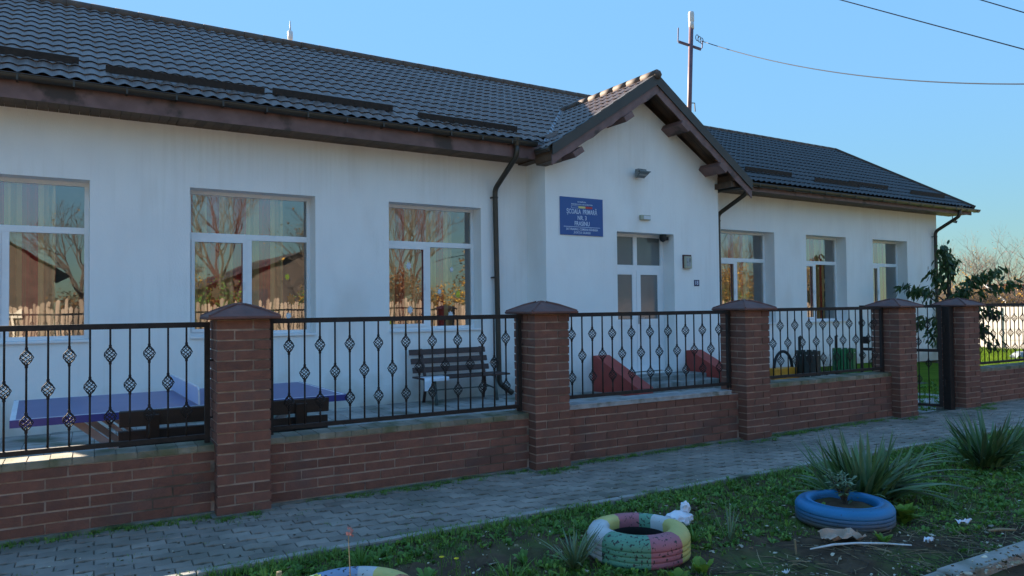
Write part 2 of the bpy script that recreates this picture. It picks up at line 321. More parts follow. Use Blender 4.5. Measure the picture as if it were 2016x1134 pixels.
# painted-on nothing: the verge soil is a bumpy sheet
vb = MB(); nx, ny = 760, 120; vs = []
for j in range(ny+1):
    for i in range(nx+1):
        x = -2+15*i/nx; y = 2.34+(4.44-2.34)*j/ny
        e = min(1, min(y-2.34, 4.44-y)/.25)
        z = -.035+.045*mn.noise(Vector((x*1.3, y*1.3, 3)))*e+.026*mn.noise(Vector((x*7, y*7, 3)))*e+.016*mn.noise(Vector((x*19, y*19, 3)))+.008*mn.noise(Vector((x*47, y*47, 3)))
        vs.append((x, y, z))
vb.add(vs, [(j*(nx+1)+i, j*(nx+1)+i+1, (j+1)*(nx+1)+i+1, (j+1)*(nx+1)+i) for j in range(ny) for i in range(nx)])
vb.build('verge', 'soil', smooth=True, kind='structure')
def vz(x, y):
    e = max(0, min(1, min(y-2.34, 4.44-y)/.25))
    return -.035+.045*mn.noise(Vector((x*1.3, y*1.3, 3)))*e+.026*mn.noise(Vector((x*7, y*7, 3)))*e+.016*mn.noise(Vector((x*19, y*19, 3)))
sheet('road_shoulder', -30, 60, .9, 2.225, -.045, 'soil', 300, 16, .02, 3)
# kerb stones along the road and the pavement edging
k = MB(); x = -2.0
while x < 30:
    L = 1.0; k.obox((x+L/2, 2.28+random.uniform(-.012, .012), -.115+random.uniform(-.012, .006)), (L-.012, .12, .26), Matrix.Rotation(random.uniform(-.012, .012), 3, 'Z')); x += L
k.build('kerb', 'kerb', kind='structure', bevel=.012)
k = MB(); x = -4.0
while x < 26:
    L = .5; k.obox((x+L/2, 4.47+random.uniform(-.006, .006), -.075+random.uniform(-.006, .004)), (L-.006, .055, .16), Matrix.Rotation(random.uniform(-.01, .01), 3, 'Z')); x += L
k.build('pavement_edging', 'kerb', kind='structure', bevel=.006)
# pavement of interlocking pavers: one mesh with joints
jb = sheet('pavement_bed', -6, 30, 4.44, 5.75, -.012, 'joint')
pv = MB(); bl, bw = .20, .102
ncol = int(1.02/bw); rows = int(30/bl)
zig = .018
for c in range(int(1.22/bw)):
    for r in range(rows):
        x0 = -4+(r+(.5 if c % 2 else 0))*bl; y0 = 4.505+c*bw
        if y0+bw > 5.66: continue
        z = random.uniform(-.003, .003)+.006*mn.noise(Vector((x0*.8, y0*2, 9)))
        g = .0025; pts = []
        # zigzag long sides, straight ends
        xs = [0, .25, .5, .75, 1]
        for t in xs: pts.append((x0+g+(bl-2*g)*t, y0+g+(zig if t in (.25,) else (-zig if t == .75 else 0))))
        for t in reversed(xs): pts.append((x0+g+(bl-2*g)*t, y0+bw-g+(zig if t in (.25,) else (-zig if t == .75 else 0))))
        ang = random.uniform(-.008, .008); cx, cy = x0+bl/2, y0+bw/2; n = len(pts)
        tl = (random.uniform(-.012, .012), random.uniform(-.02, .02))
        def T(p, s, dz):
            dx, dy = (p[0]-cx)*s, (p[1]-cy)*s; return (cx+dx-dy*ang, cy+dy+dx*ang, z+dz+dx*tl[0]+dy*tl[1])
        top = [T(p, .955, .0) for p in pts]; mid = [T(p, 1, -.004) for p in pts]; bot = [T(p, 1, -.03) for p in pts]
        pv.add(top+mid+bot, [tuple(range(n))]+[(i+n, (i+1) % n+n, (i+1) % n, i) for i in range(n)]+[(i+2*n, (i+1) % n+2*n, (i+1) % n+n, i+n) for i in range(n)])
pv.build('pavement', 'paver', kind='structure')
# yard inside the fence
sheet('yard', -12, 14.6, 5.72, 12.9, ZY-.012, 'joint')
yt = MB()
for i in range(85):
    for j in range(20):
        x0 = -6+i*.25; y0 = 5.95+j*.30+(i*.25-6)*0
        if x0 > 12.6 and y0 < 8.9: continue
        if x0 > 14.6: continue
        z = ZY+random.uniform(-.004, .004)
        yt.box((x0+.004, y0+.004, z-.02), (x0+.246, y0+.296, z), jit=.0015)
yt.build('yard_paving', 'yard_tile', kind='structure')
lw = MB(); nx, ny = 120, 90; vs = []
def lz(x, y):
    t = max(0, min(1, (x-18.5)/7)); t = t*t*(3-2*t)
    under = -.035 if (x < 14.8 and y > 8.75) else .0
    return ZY+under-.60*t+.012*mn.noise(Vector((x*1.5, y*1.5, 0)))+(.04*t*mn.noise(Vector((x*.3, y*.3, 5))))
for j in range(ny+1):
    for i in range(nx+1):
        x = 9.3+50*(i/nx)**1.3; y = 5.9+50*(j/ny)**1.3; vs.append((x, y, lz(x, y)))
lw.add(vs, [(j*(nx+1)+i, j*(nx+1)+i+1, (j+1)*(nx+1)+i+1, (j+1)*(nx+1)+i) for j in range(ny) for i in range(nx)])
lw.build('lawn', 'lawn_soil', smooth=True, kind='structure')

# ------------------------------------------------------------------ the school
school = thing('school_building', 'long single-storey white rendered school with brown metal tile roof and gabled entrance', 'school', (0, BY, 0), DB)
ZT, ZTR = 4.155, 4.02          # soffit heights of the left and right wing
XL, XR = -2.55, 21.62          # wall ends
PX0, PX1, PD = 7.115, 11.65, .63
DEP = 7.6
def wall_front(mb, x0, x1, z0, z1, y, ops, d):
    """front skin at y with openings (x0,x1,z0,z1) and reveals of depth d going +y"""
    xs = sorted(set([x0, x1]+[o[0] for o in ops]+[o[1] for o in ops])); 
    for a, b in zip(xs, xs[1:]):
        o = [q for q in ops if q[0] <= a+1e-6 and q[1] >= b-1e-6]
        sp = [(z0, z1)] if not o else [(z0, o[0][2]), (o[0][3], z1)]
        for (c, e) in sp:
            if e-c > 1e-4: mb.add([(a, y, c), (b, y, c), (b, y, e), (a, y, e)], [(0, 1, 2, 3)])
    for (a, b, c, e) in ops:
        mb.add([(a, y, c), (a, y+d, c), (a, y+d, e), (a, y, e)], [(0, 1, 2, 3)])
        mb.add([(b, y, c), (b, y, e), (b, y+d, e), (b, y+d, c)], [(0, 1, 2, 3)])
        mb.add([(a, y, e), (a, y+d, e), (b, y+d, e), (b, y, e)], [(0, 1, 2, 3)])
        mb.add([(a, y, c), (b, y, c), (b, y+d, c), (a, y+d, c)], [(0, 1, 2, 3)])
WL = [(-1.92, -.063), (1.21, 3.065), (4.321, 6.116)]
WR = [(12.42, 14.286), (15.498, 17.168), (18.367, 20.045)]
ZS, ZH, ZSR, ZHR = 1.075, 3.27, 1.0, 3.185
w_ = MB()
wall_front(w_, XL, PX0+.02, ZY-.1, ZT+.05, 0, [(a, b, ZS, ZH) for a, b in WL], .38)
wall_front(w_, PX1-.02, XR, ZY-.1, ZTR+.05, 0, [(a, b, ZSR, ZHR) for a, b in WR], .38)
# slim plinth, a few millimetres proud
w_.box((XL-.006, -.012, ZY-.1), (PX0, 0, ZY+.33)); w_.box((PX1, -.012, ZY-.1), (XR+.006, 0, ZY+.33))
# porch: front with a gable top, sides
GX, GZ = 9.38, 5.62            # apex of the wall under the gable
DX0, DX1, DZ0, DZ1 = 8.80, 10.32, .10, 2.91
wall_front(w_, PX0, PX1, ZY-.1, 3.95, -PD, [(DX0, DX1, DZ0, DZ1)], .38)
w_.add([(PX0, -PD, 3.95), (PX1, -PD, 3.95), (PX1, -PD, 4.25), (GX, -PD, GZ), (PX0, -PD, 4.25)], [(0, 1, 2, 3, 4)])
w_.add([(PX0, 0.02, ZY-.1), (PX0, -PD, ZY-.1), (PX0, -PD, 4.25), (PX0, 0.02, 4.25)], [(0, 1, 2, 3)])
w_.add([(PX1, -PD, ZY-.1), (PX1, 0.02, ZY-.1), (PX1, 0.02, 4.25), (PX1, -PD, 4.25)], [(0, 1, 2, 3)])
# end walls with gables, back wall
for X, zt, zr, fl in ((XL, ZT, 6.9, 1), (XR, ZTR, 6.62, 0)):
    q = [(X, 0, ZY-.3), (X, DEP, ZY-.3), (X, DEP, zt), (X, DEP/2, zr-.1), (X, 0, zt)]
    w_.add(q, [tuple(range(5)) if not fl else tuple(reversed(range(5)))])
w_.add([(XL, DEP, ZY-.3), (XR, DEP, ZY-.3), (XR, DEP, ZTR), (XL, DEP, ZT)], [(3, 2, 1, 0)])
w_.build('wall', 'plaster', school)
fl = MB(); fl.box((XL+.05, .45, .1), (XR-.05, DEP-.05, .16)); fl.box((XL+.05, .45, 3.7), (XR-.05, DEP-.05, 3.75)); fl.box((XL+.05, 1.9, .16), (XR-.05, 1.95, 3.7)); fl.build('interior', 'plaster_old', school)

# ---- metal tile roofs: a stepped, waved sheet
def tile_sheet(mb, org, ux, uy, nrm, W_, L, period=.183, step=.35, amp=.034, lip=.021, clip=None):
    nxs = int(W_/period*8); nr = int(math.ceil(L/step)); rows = []
    for r in range(nr):
        a = r*step; b = min(L, (r+1)*step)
        for t, h in ((0, lip), (.12, lip*.93), (.5, lip*.5), (.88, lip*.12), (1, 0)): rows.append((a+(b-a)*t, h))
    ux, uy, nrm = Vector(ux), Vector(uy), Vector(nrm); o = len(mb.v)
    wv = [amp*(.5+.5*math.cos(2*math.pi*i/8))**.8 for i in range(8)]
    for (s, h) in rows:
        for i in range(nxs+1):
            x = W_*i/nxs; wave = wv[i % 8]
            ss = s-(.060*(wave/amp) if (h == lip and s > 0) else 0)
            mb.v.append(tuple(Vector(org)+ux*x+uy*ss+nrm*(wave+h)))
    for j in range(len(rows)-1):
        for i in range(nxs):
            if clip and clip(W_*(i+.5)/nxs, (rows[j][0]+rows[j+1][0])/2): continue
            mb.f.append((o+j*(nxs+1)+i, o+j*(nxs+1)+i+1, o+(j+1)*(nxs+1)+i+1, o+(j+1)*(nxs+1)+i)); mb.mi.append(0); mb.r.append(.5)
YE = -.66
def main_roof(x0, x1, ze, zr, name, matn):
    dy = DEP/2-YE; dz = zr-ze; L = math.hypot(dy, dz); uy = Vector((0, dy/L, dz/L)); n = Vector((0, -dz/L, dy/L))
    b = MB(); tile_sheet(b, (x0, YE, ze), (1, 0, 0), uy, n, x1-x0, L, clip=lambda x, s: PX0-.05 < x0+x < PX1+.05 and s < .30)
    # back slope and a soffit-side liner
    b.add([(x0, DEP/2, zr), (x1, DEP/2, zr), (x1, DEP-YE, ze), (x0, DEP-YE, ze)], [(3, 2, 1, 0)])
    xa, xb = (x0, PX0) if x0 < 0 else (PX1, x1)
    b.add([(xa, YE+.03, ze-.03), (xb, YE+.03, ze-.03), (xb, DEP/2, zr-.03), (xa, DEP/2, zr-.03)], [(3, 2, 1, 0)])
    o = b.build(name, matn, school)
    return o, uy, n
XJ = 12.0
roofL, uyL, nL = main_roof(-2.98, XJ, 4.435, 7.00, 'roof', 'roof_metal')
roofR, uyR, nR = main_roof(XJ, 22.42, 4.20, 6.74, 'roof', 'roof_metal_shade_and_trim')
def ridge(p, q, name, parent, rad=.085, m='ridge_metal'):
    b = MB(); p = Vector(p); q = Vector(q); L = (q-p).length; n = max(1, int(L/.38))
    for i in range(n):
        a = p.lerp(q, i/n); c = p.lerp(q, (i+1)/n+.03/L); b.tube([a, c], [rad*1.03, rad*.97], 14)
    return b.build(name, m, parent, smooth=True)
ridge((-3.0, DEP/2, 7.02), (XJ, DEP/2, 7.02), 'ridge_cap', roofL, .10); ridge((XJ, DEP/2, 6.75), (22.44, DEP/2, 6.75), 'ridge_cap', roofR)
# verge trims at the gable ends
for X, ze, zr, par in ((-2.99, 4.435, 7.0, roofL), (22.43, 4.20, 6.74, roofR)):
    b = MB(); b.beam((X, YE-.02, ze+.0), (X, DEP/2, zr+.02), .05, .16); b.beam((X, DEP-YE, ze), (X, DEP/2, zr+.02), .05, .16); b.build('verge_trim', 'ridge_metal', par)
# snow guards
def guards(lst, ze, roof, uy, n, m):
    for (a, b_, z) in lst:
        s = (z-ze)/uy.z; 
        for sx in (0,):
            b = MB(); c0 = Vector((0, YE, ze))+uy*s+n*.085
            b.obox(((a+b_)/2, c0.y, c0.z), (b_-a, .012, .105), Matrix((Vector((1, 0, 0)), uy, n)).transposed() @ Matrix.Rotation(R(-22), 3, 'X'))
            k = int((b_-a)/.5)
            for i in range(k+1):
                xx = a+.06+(b_-a-.12)*i/max(1, k); p = Vector((xx, YE, ze))+uy*s
                b.beam(p+uy*.10+n*.02, p+n*.08, .03, .006); b.beam(p+n*.0, p+n*.09, .03, .006, up=(1, 0, 0))
            b.build('snow_guard', m, roof)
guards([(-2.5, -.2, 4.80), (.11, 2.22, 4.70), (2.36, 4.34, 4.75), (4.71, 6.70, 4.64)], 4.435, roofL, uyL, nL, 'iron')
guards([(13.2, 14.9, 4.56), (15.6, 17.5, 4.48), (17.24, 19.04, 4.56), (19.94, 21.75, 4.49)], 4.20, roofR, uyR, nR, 'iron')
# eaves: soffit planks, fascia, gutter
def eaves(x0, x1, zt, ze, gx0, gx1):
    b = MB(); x = x0
    while x < x1-.01:
        b.box((x+.003, -.60, zt+random.uniform(0, .003)), (min(x+.118, x1), -.001, zt+.02)); x += .12
    b.build('soffit', 'soffit', school)
    b = MB(); b.box((x0, -.625, zt-.025), (x1, -.60, ze-.02)); 
    b.build('fascia', 'fascia', school)
    b = MB(); n = 10; pr = [(-.70+.062*math.cos(a), ze-.025+.07*math.sin(a)) for a in [math.pi+math.pi*i/n for i in range(n+1)]]
    inn = [(-.70+.056*math.cos(a), ze-.025+.064*math.sin(a)) for a in [math.pi+math.pi*i/n for i in range(n+1)]]
    b.prism(pr+list(reversed(inn)), gx0, gx1, axis='x'); b.tube([(gx0, -.763, ze-.02), (gx1, -.763, ze-.02)], .009, 6)
    x = gx0+.3
    while x < gx1: b.box((x, -.765, ze-.10), (x+.025, -.62, ze-.092)); b.box((x, -.768, ze-.10), (x+.025, -.762, ze-.01)); x += .6
    o = b.build('gutter', 'gutter', school); fixnormals(o)
eaves(-2.95, PX0-.0, ZT, 4.43, -2.98, 6.88)
eaves(PX1, 22.38, ZTR, 4.17, 11.95, 22.62)
# ---- porch roof
PE0, PE1, PAX, PAZ, PZ0, PZ1 = 6.90, 12.10, 9.40, 5.90, 4.26, 4.04
PF, PB = -1.17, 3.2
pr_ = MB()
for (xe, ze) in ((PE0, PZ0), (PE1, PZ1)):
    dx = PAX-xe; dz = PAZ-ze; L = math.hypot(dx, dz); uy = Vector((dx/L, 0, dz/L)); n = Vector((-dz/L, 0, dx/L)) if dx > 0 else Vector((dz/L, 0, -dx/L))
    if dx > 0: org = (xe, PB, ze); ux = (0, -1, 0)
    else: org = (xe, PF, ze); ux = (0, 1, 0)
    def clip(x, s, dx=dx, uy=uy, xe=xe, ze=ze, left=dx > 0):
        yy = (PB-x) if left else (PF+x); X = xe+uy.x*s; Z = ze+uy.z*s
        if X < XJ: zm = 4.435+(yy-YE)*(7.0-4.435)/(DEP/2-YE)
        else: zm = 4.2+(yy-YE)*(6.74-4.2)/(DEP/2-YE)
        return Z < zm-.25 and yy > -.4
    tile_sheet(pr_, org, ux, uy, n, PB-PF, L, clip=clip)
    # underside boards
    pr_.add([(xe, PF+.03, ze-.035), (xe, 0, ze-.035), (PAX, 0, PAZ-.035), (PAX, PF+.03, PAZ-.035)], [(0, 1, 2, 3)])
porch = pr_.build('porch_roof', 'roof_metal', school)
ridge((PAX, PF-.02, PAZ+.035), (PAX, 2.55, PAZ+.035), 'ridge_cap', porch, .092)
b = MB(); b.lathe([(0, -.09), (.06, -.07), (.088, 0), (.06, .07), (0, .09)], 12, (PAX, PF-.02, PAZ+.02)); b.build('ridge_end', 'ridge_metal', porch, smooth=True)
# verge trim (dark metal) and bargeboard (pinkish brown, wavy lower edge)
for (xe, ze) in ((PE0, PZ0), (PE1, PZ1)):
    L = math.hypot(PAX-xe, PAZ-ze); sg = 1 if xe < PAX else -1
    hv, hb = .185, .175; yy = PF-.005
    a = Vector((xe, 0, ze+.035)); c = Vector((PAX, 0, PAZ+.045))
    b = MB(); b.prism([(a.x, a.z), (a.x, a.z-hv), (c.x, c.z-hv*1.15), (c.x, c.z)], yy-.015, yy+.012)
    b.prism([(a.x, a.z), (a.x, a.z+.012), (c.x, c.z+.012), (c.x, c.z)], yy-.015, yy+.14)
    o = b.build('verge_trim', 'roof_metal_shade_and_trim', porch); fixnormals(o)
    N_ = 46; top = []; bot = []
    for i in range(N_+1):
        t = i/N_; x = a.x+(c.x-a.x)*t; z = a.z+(c.z-a.z)*t-hv+.02*(1-t)-(hv*.15*t)
        wv = .022*abs(math.sin(t*math.pi*5.5))+.006*mn.noise(Vector((t*14, xe, 0)))
        if t < .03: wv = 0
        top.append((x, z)); bot.append((x, z-hb-.02+wv))
    b = MB()
    for i in range(N_): b.prism([top[i], bot[i], bot[i+1], top[i+1]], yy+.013, yy+.038)
    o = b.build('bargeboard', 'fascia', porch); fixnormals(o)
    # soffit boards under the overhang
    b = MB(); n2 = 9
    for i in range(n2):
        y0 = PF+.05+i*(-PD-PF-.05)/n2; y1 = PF+.05+(i+1)*(-PD-PF-.05)/n2-.004
        b.add([(xe, y0, ze-.10), (PAX, y0, PAZ-.12), (PAX, y1, PAZ-.12), (xe, y1, ze-.10)], [(0, 1, 2, 3)])
    b.build('soffit', 'soffit', porch)
# purlin ends and wall plates
for (px, pz, wd) in ((8.66, 5.01, .17), (7.46, 4.22, .2), (10.14, 5.02, .17), (11.20, 4.29, .2)):
    sl = (PAZ-PZ0)/(PAX-PE0) if px < PAX else -(PAZ-PZ1)/(PE1-PAX)
    an = math.atan(sl); b = MB()
    b.obox((px, (-PD+PF-.03)/2, pz+.0), (.24, .57, .105), Matrix.Rotation(-an, 3, 'Y'))
    o = b.build('purlin', 'fascia', porch); 
b = MB(); b.box((PE1-.55, -1.09, 3.93), (PE1-.12, -.0, 4.045)); b.box((PX1-.01, -1.09, 3.93), (PE1-.3, .0, 4.2)); b.build('wall_plate', 'soffit', porch)
b = MB(); b.box((PE0+.02, -1.12, 4.02), (PX0+.02, -PD+.0, 4.13)); b.box((PE0+.01, -1.12, 4.05), (PE0+.035, -.62, 4.24)); b.box((PE0+.03, -.64, 4.13), (PX0, .0, 4.15))
b.build('eaves_box', 'soffit', porch)
b = MB(); b.tube([(PE0-.02, -1.12, 4.235), (PE0-.02, -.70, 4.25)], .05, 8); b.build('gutter', 'gutter', porch)
# valley flashing
b = MB()
def mainz(y): return 4.435+(y-YE)*(7.0-4.435)/(DEP/2-YE)
pts = []
for i in range(13):
    y = YE+ (2.05-YE)*i/12; z = mainz(y); x = PE0+(z-PZ0)/((PAZ-PZ0)/(PAX-PE0)); pts.append((x, y, z))
for p, q in zip(pts, pts[1:]):
    dx = .10
    b.add([(p[0]-dx, p[1], p[2]+.042), (p[0], p[1], p[2]+.03), (q[0], q[1], q[2]+.03), (q[0]-dx, q[1], q[2]+.042)], [(0, 1, 2, 3)])
    b.add([(p[0], p[1], p[2]+.03), (p[0]+.07, p[1], p[2]+.085), (q[0]+.07, q[1], q[2]+.085), (q[0], q[1], q[2]+.03)], [(0, 1, 2, 3)])
b.build('valley_flashing', 'flashing', porch)
# a snow guard on the porch's left slope
b = MB(); uyp = Vector((2.5, 0, 1.64)).normalized(); np_ = Vector((-uyp.z, 0, uyp.x)); p = Vector((PE0, 0, PZ0))+uyp*.52+np_*.09
b.obox((p.x, -.05, p.z), (.012, 1.5, .10), Matrix.Rotation(R(20), 3, 'Y')); b.build('snow_guard', 'roof_metal', porch)
# downpipes
def downpipe(path, m='gutter'):
    b = MB(); pts = [Vector(p) for p in path]; out = [pts[0]]
    for i in range(1, len(pts)-1):
        a, c, d = pts[i-1], pts[i], pts[i+1]; r = .09
        p0 = c+(a-c).normalized()*r; p1 = c+(d-c).normalized()*r
        for t in (0, .25, .5, .75, 1): out.append(p0*(1-t)**2+c*2*t*(1-t)+p1*t*t)
    out.append(pts[-1]); b.tube(out, .048, 12)
    b.lathe([(.075, .12), (.06, .0), (.05, -.03)], 12, tuple(pts[0]))
    zz = [p.z for p in pts]; x, y = pts[-3].x, pts[-3].y
    for z in (pts[2].z-.15, 2.0, .5): b.lathe([(.052, -.015), (.056, -.012), (.056, .012), (.052, .015)], 12, (x, y, z)); b.box((x-.06, y, z-.012), (x-.04, .0 if y > -.3 else -PD, z+.012))
    return b.build('downpipe', m, school, smooth=True)
downpipe([(6.46, -.70, 4.34), (6.46, -.70, 4.14), (6.37, -.085, 3.62), (6.42, -.085, .06), (6.56, -.32, -.10)])
downpipe([(12.50, -.70, 4.08), (12.50, -.70, 3.92), (12.25, -.085, 3.50), (12.25, -.085, .06), (12.3, -.3, -.10)])
downpipe([(21.55, -.70, 4.08), (21.55, -.70, 3.92), (21.40, -.085, 3.52), (21.40, -.085, .06), (21.4, -.3, -.10)])

# ---- windows
def window(x0, x1, zs, zh, mull=.48, sign=False):
    y = .32; fr = .055; tr = zs+(2.59-1.075)/(3.27-1.075)*(zh-zs); mx = x0+(x1-x0)*mull
    f = MB()
    f.box((x0, y-.03, zs), (x1, y+.04, zs+fr)); f.box((x0, y-.03, zh-fr), (x1, y+.04, zh)); f.box((x0, y-.03, zs+fr), (x0+fr, y+.04, zh-fr)); f.box((x1-fr, y-.03, zs+fr), (x1, y+.04, zh-fr))
    f.box((x0+fr, y-.032, tr-.045), (x1-fr, y+.038, tr+.045)); f.box((mx-.045, y-.031, zs+fr), (mx+.045, y+.037, tr-.045))
    wo = f.build('window', 'upvc', school, bevel=.004)
    s = MB(); a, c, d, e = x0+fr, mx-.045, zs+fr, tr-.045; q = .05
    s.box((a, y-.05, d), (c, y-.034, d+q)); s.box((a, y-.05, e-q), (c, y-.034, e)); s.box((a, y-.05, d+q), (a+q, y-.034, e-q)); s.box((c-q, y-.05, d+q), (c, y-.034, e-q))
    s.box((c-.03, y-.07, (d+e)/2-.06), (c-.015, y-.05, (d+e)/2+.06)); s.build('sash', 'upvc', wo, bevel=.004)
    for (a_, c_, d_, e_) in ((x0+fr, x1-fr, tr+.045, zh-fr), (x0+fr, mx-.045, zs+fr, tr-.045), (mx+.045, x1-fr, zs+fr, tr-.045)):
        g = MB(); j1, j2 = random.uniform(-.004, .004), random.uniform(-.003, .003); g.add([(a_, y+j1+j2, d_), (c_, y-j1+j2, d_), (c_, y-j1-j2, e_), (a_, y+j1-j2, e_)], [(0, 1, 2, 3)]); g.build('pane', 'glass', wo)
    s = MB(); s.box((x0+.002, -.035, zs-.028), (x1-.002, y-.02, zs+.004)); s.build('sill', 'upvc', wo, bevel=.004)
    return wo
for a, c in WL: window(a, c, ZS, ZH)
for a, c in WR: window(a, c, ZSR, ZHR, .44)
# ---- door
y = -PD+.34; D_ = MB(); fr = .06; tz = 2.22; mx = (DX0+DX1)/2-.02
D_.box((DX0, y-.03, DZ0), (DX0+fr, y+.05, DZ1)); D_.box((DX1-fr-.03, y-.03, DZ0), (DX1, y+.05, DZ1)); D_.box((DX0+fr, y-.03, DZ1-fr), (DX1-fr, y+.05, DZ1))
D_.box((DX0+fr, y-.031, tz-.05), (DX1-fr-.03, y+.049, tz+.06)); D_.box((mx-.05, y-.029, tz+.06), (mx+.05, y+.048, DZ1-fr))
door = D_.build('door', 'upvc', school, bevel=.004)
def leaf(a, c):
    b = MB(); z0, z1 = DZ0+.02, tz-.05; q = .11; zm = 1.12
    b.box((a, y-.055, z0), (a+q, y-.034, z1)); b.box((c-q, y-.055, z0), (c, y-.034, z1)); b.box((a+q, y-.055, z1-q*.8), (c-q, y-.034, z1)); b.box((a+q, y-.055, z0), (c-q, y-.034, z0+q))
    b.box((a+q, y-.055, zm-.06), (c-q, y-.034, zm+.06)); b.box((a+q, y-.045, z0+q), (c-q, y-.036, zm-.06), mi=1)
    b.box((a+q+.05, y-.049, z0+q+.05), (c-q-.05, y-.0455, zm-.11), mi=1)
    o = b.build('door_leaf', ['upvc', 'upvc_panel'], door, bevel=.003)
    g = MB(); g.add([(a+q, y-.04, zm+.06), (c-q, y-.04, zm+.06), (c-q, y-.04, z1-q*.8), (a+q, y-.04, z1-q*.8)], [(0, 1, 2, 3)]); g.build('pane', 'door_glass', door)
leaf(DX0+fr, mx-.004); leaf(mx+.004, DX1-fr-.03)
b = MB(); b.tube([(mx+.05, y-.06, 1.2), (mx+.05, y-.10, 1.2), (mx+.16, y-.10, 1.2)], .01, 6); b.box((mx+.03, y-.062, 1.08), (mx+.07, y-.056, 1.3)); b.build('handle', 'leg_metal', door)
for a, c in ((DX0+fr, mx-.05), (mx+.05, DX1-fr-.03)):
    g = MB(); g.add([(a, y, tz+.06), (c, y, tz+.06), (c, y, DZ1-fr), (a, y, DZ1-fr)], [(0, 1, 2, 3)]); g.build('pane', 'door_glass', door)
# ---- entrance steps and red flank walls
b = MB(); b.box((8.50, -PD-.55, ZY-.05), (10.62, -PD+.22, .095)); b.box((8.50, -PD-.90, ZY-.05), (10.62, -PD-.55, .012)); b.box((8.45, -PD-1.25, ZY-.05), (10.66, -PD-.90, ZY+.075))
b.build('entrance_steps', 'step', school, bevel=.008)
for X in (8.14, 10.62):
    b = MB(); y0, y1 = -PD, -PD-1.28
    b.prism([(y0, ZY-.05), (y0, .52), (y0-.10, .52), (y1, ZY+.16), (y1, ZY-.05)], X, X+.36, axis='x')
    o = b.build('stair_flank_wall', 'red_paint', school, bevel=.01); fixnormals(o)

# ------------------------------------------------------------------ things on and by the school
SM = Matrix.Translation((0, BY, 0)) @ Matrix.Rotation(DB, 4, 'Z')
def onschool(name, label, cat, x, off, z, group=None): 
    p = SM @ Vector((x, -off, z)); return thing(name, label, cat, p, DB, group)
# sign
t = onschool('school_sign', 'blue rectangular school name sign with white lettering beside the entrance', 'sign', 7.937, PD+.012, 3.142)
b = MB(); b.box((-.505, -.006, -.355), (.505, .010, .355)); b.build('board', 'sign_blue', t, bevel=.002)
def letters(body, z, h, wdt, m='sign_white', par=t, name='lettering', x=0):
    vs, fs = text_mesh(body, h, 1.0)
    xs = [v[0] for v in vs]; k = wdt/(max(xs)-min(xs)); cx = (max(xs)+min(xs))/2
    b = MB(); b.add([((v[0]-cx)*k+x, v[1]-.009, v[2]+z) for v in vs], fs); b.build(name, m, par)
letters('ROM\u00c2NIA', .272, .038, .20); letters('MINISTERUL EDUCA\u0162IEI \u015eI CERCET\u0102RII', .226, .034, .50)
b = MB(); b.box((-.245, -.0095, .158), (-.085, -.0065, .192)); b.build('flag_stripe', 'sign_blue', t)
b = MB(); b.box((-.25, -.009, .153), (-.085, -.0062, .197)); b.build('flag_outline', 'sign_white', t)
b = MB(); b.box((-.085, -.009, .155), (.08, -.0064, .195)); b.build('flag_stripe', 'flag_yellow', t)
b = MB(); b.box((.08, -.009, .155), (.245, -.0064, .195)); b.build('flag_stripe', 'flag_red', t)
letters('\u015eCOALA  PRIMAR\u0102', .085, .125, .72); letters('NR. 3', -.030, .115, .21); letters('FRASINU', -.137, .118, .35)
b = MB(); b.box((-.43, -.009, -.202), (.43, -.0064, -.193)); b.build('rule', 'sign_white', t)
letters('SAT FRASINU, COMUNA B\u0102NEASA', -.245, .058, .75); letters('JUDE\u0162UL GIURGIU', -.305, .055, .40)
# floodlight
t = onschool('floodlight', 'grey finned floodlight fixed high on the gable wall', 'floodlight', 9.33, PD, 4.05)
b = MB(); b.box((-.10, -.20, -.03), (.10, -.06, .07)); 
for i in range(6): b.box((-.10+i*.038, -.18, .07), (-.092+i*.038, -.07, .10))
b.build('housing', 'grey_case', t, bevel=.004)
b = MB(); b.add([(-.13, -.26, .03), (.13, -.26, .03), (.11, -.10, -.07), (-.11, -.10, -.07)], [(0, 1, 2, 3)]); b.box((-.14, -.265, .03), (.14, -.19, .045)); b.build('lens', 'lamp_glass', t)
b = MB(); b.box((-.02, -.08, -.02), (.02, 0, .02)); b.build('bracket', 'grey_case', t)
t = onschool('emergency_light', 'small white emergency light box above the entrance door', 'light', 9.51, PD, 3.21)
b = MB(); b.box((-.13, -.06, -.05), (.13, 0, .05)); b.build('case', 'beige_box', t, bevel=.008); b = MB(); b.box((-.06, -.066, -.035), (.125, -.06, .035)); b.build('diffuser', 'white_paint', t, bevel=.002)
t = onschool('meter_box', 'small beige utility box with brown frame on the porch wall', 'utility box', 10.67, PD, 2.36)
b = MB(); b.box((-.115, -.03, -.14), (.115, 0, .14)); b.build('frame', 'box_brown', t); b = MB(); b.box((-.105, -.075, -.145), (.085, -.03, .105)); b.build('cover', 'beige_box', t, bevel=.006)
b = MB(); b.box((-.07, -.079, -.10), (.05, -.075, .07)); b.build('label_panel', 'white_tile', t)
t = onschool('house_number', 'navy house number plate reading 18 on the porch wall', 'number plate', 10.955, PD, 1.915)
b = MB(); b.box((-.075, -.008, -.065), (.075, 0, .065)); b.build('plate', 'plate_navy', t, bevel=.002); 
letters('18', 0, .12, .088, par=t, name='digits')
t = onschool('security_camera', 'dark dome camera at the upper right corner of the door recess', 'camera', 10.16, PD-.15, 2.83)
b = MB(); b.lathe([(.07, .08), (.075, .03), (.07, -.01), (.05, -.05), (.0, -.07)], 16); b.build('dome', 'dark_plastic', t, smooth=True)
b = MB(); b.box((.08, -.03, -.03), (.13, .03, .04)); b.build('sensor', 'dark_plastic', t)
t = onschool('security_camera', 'small camera hanging under the far right eaves corner', 'camera', 21.95, .30, 3.83)
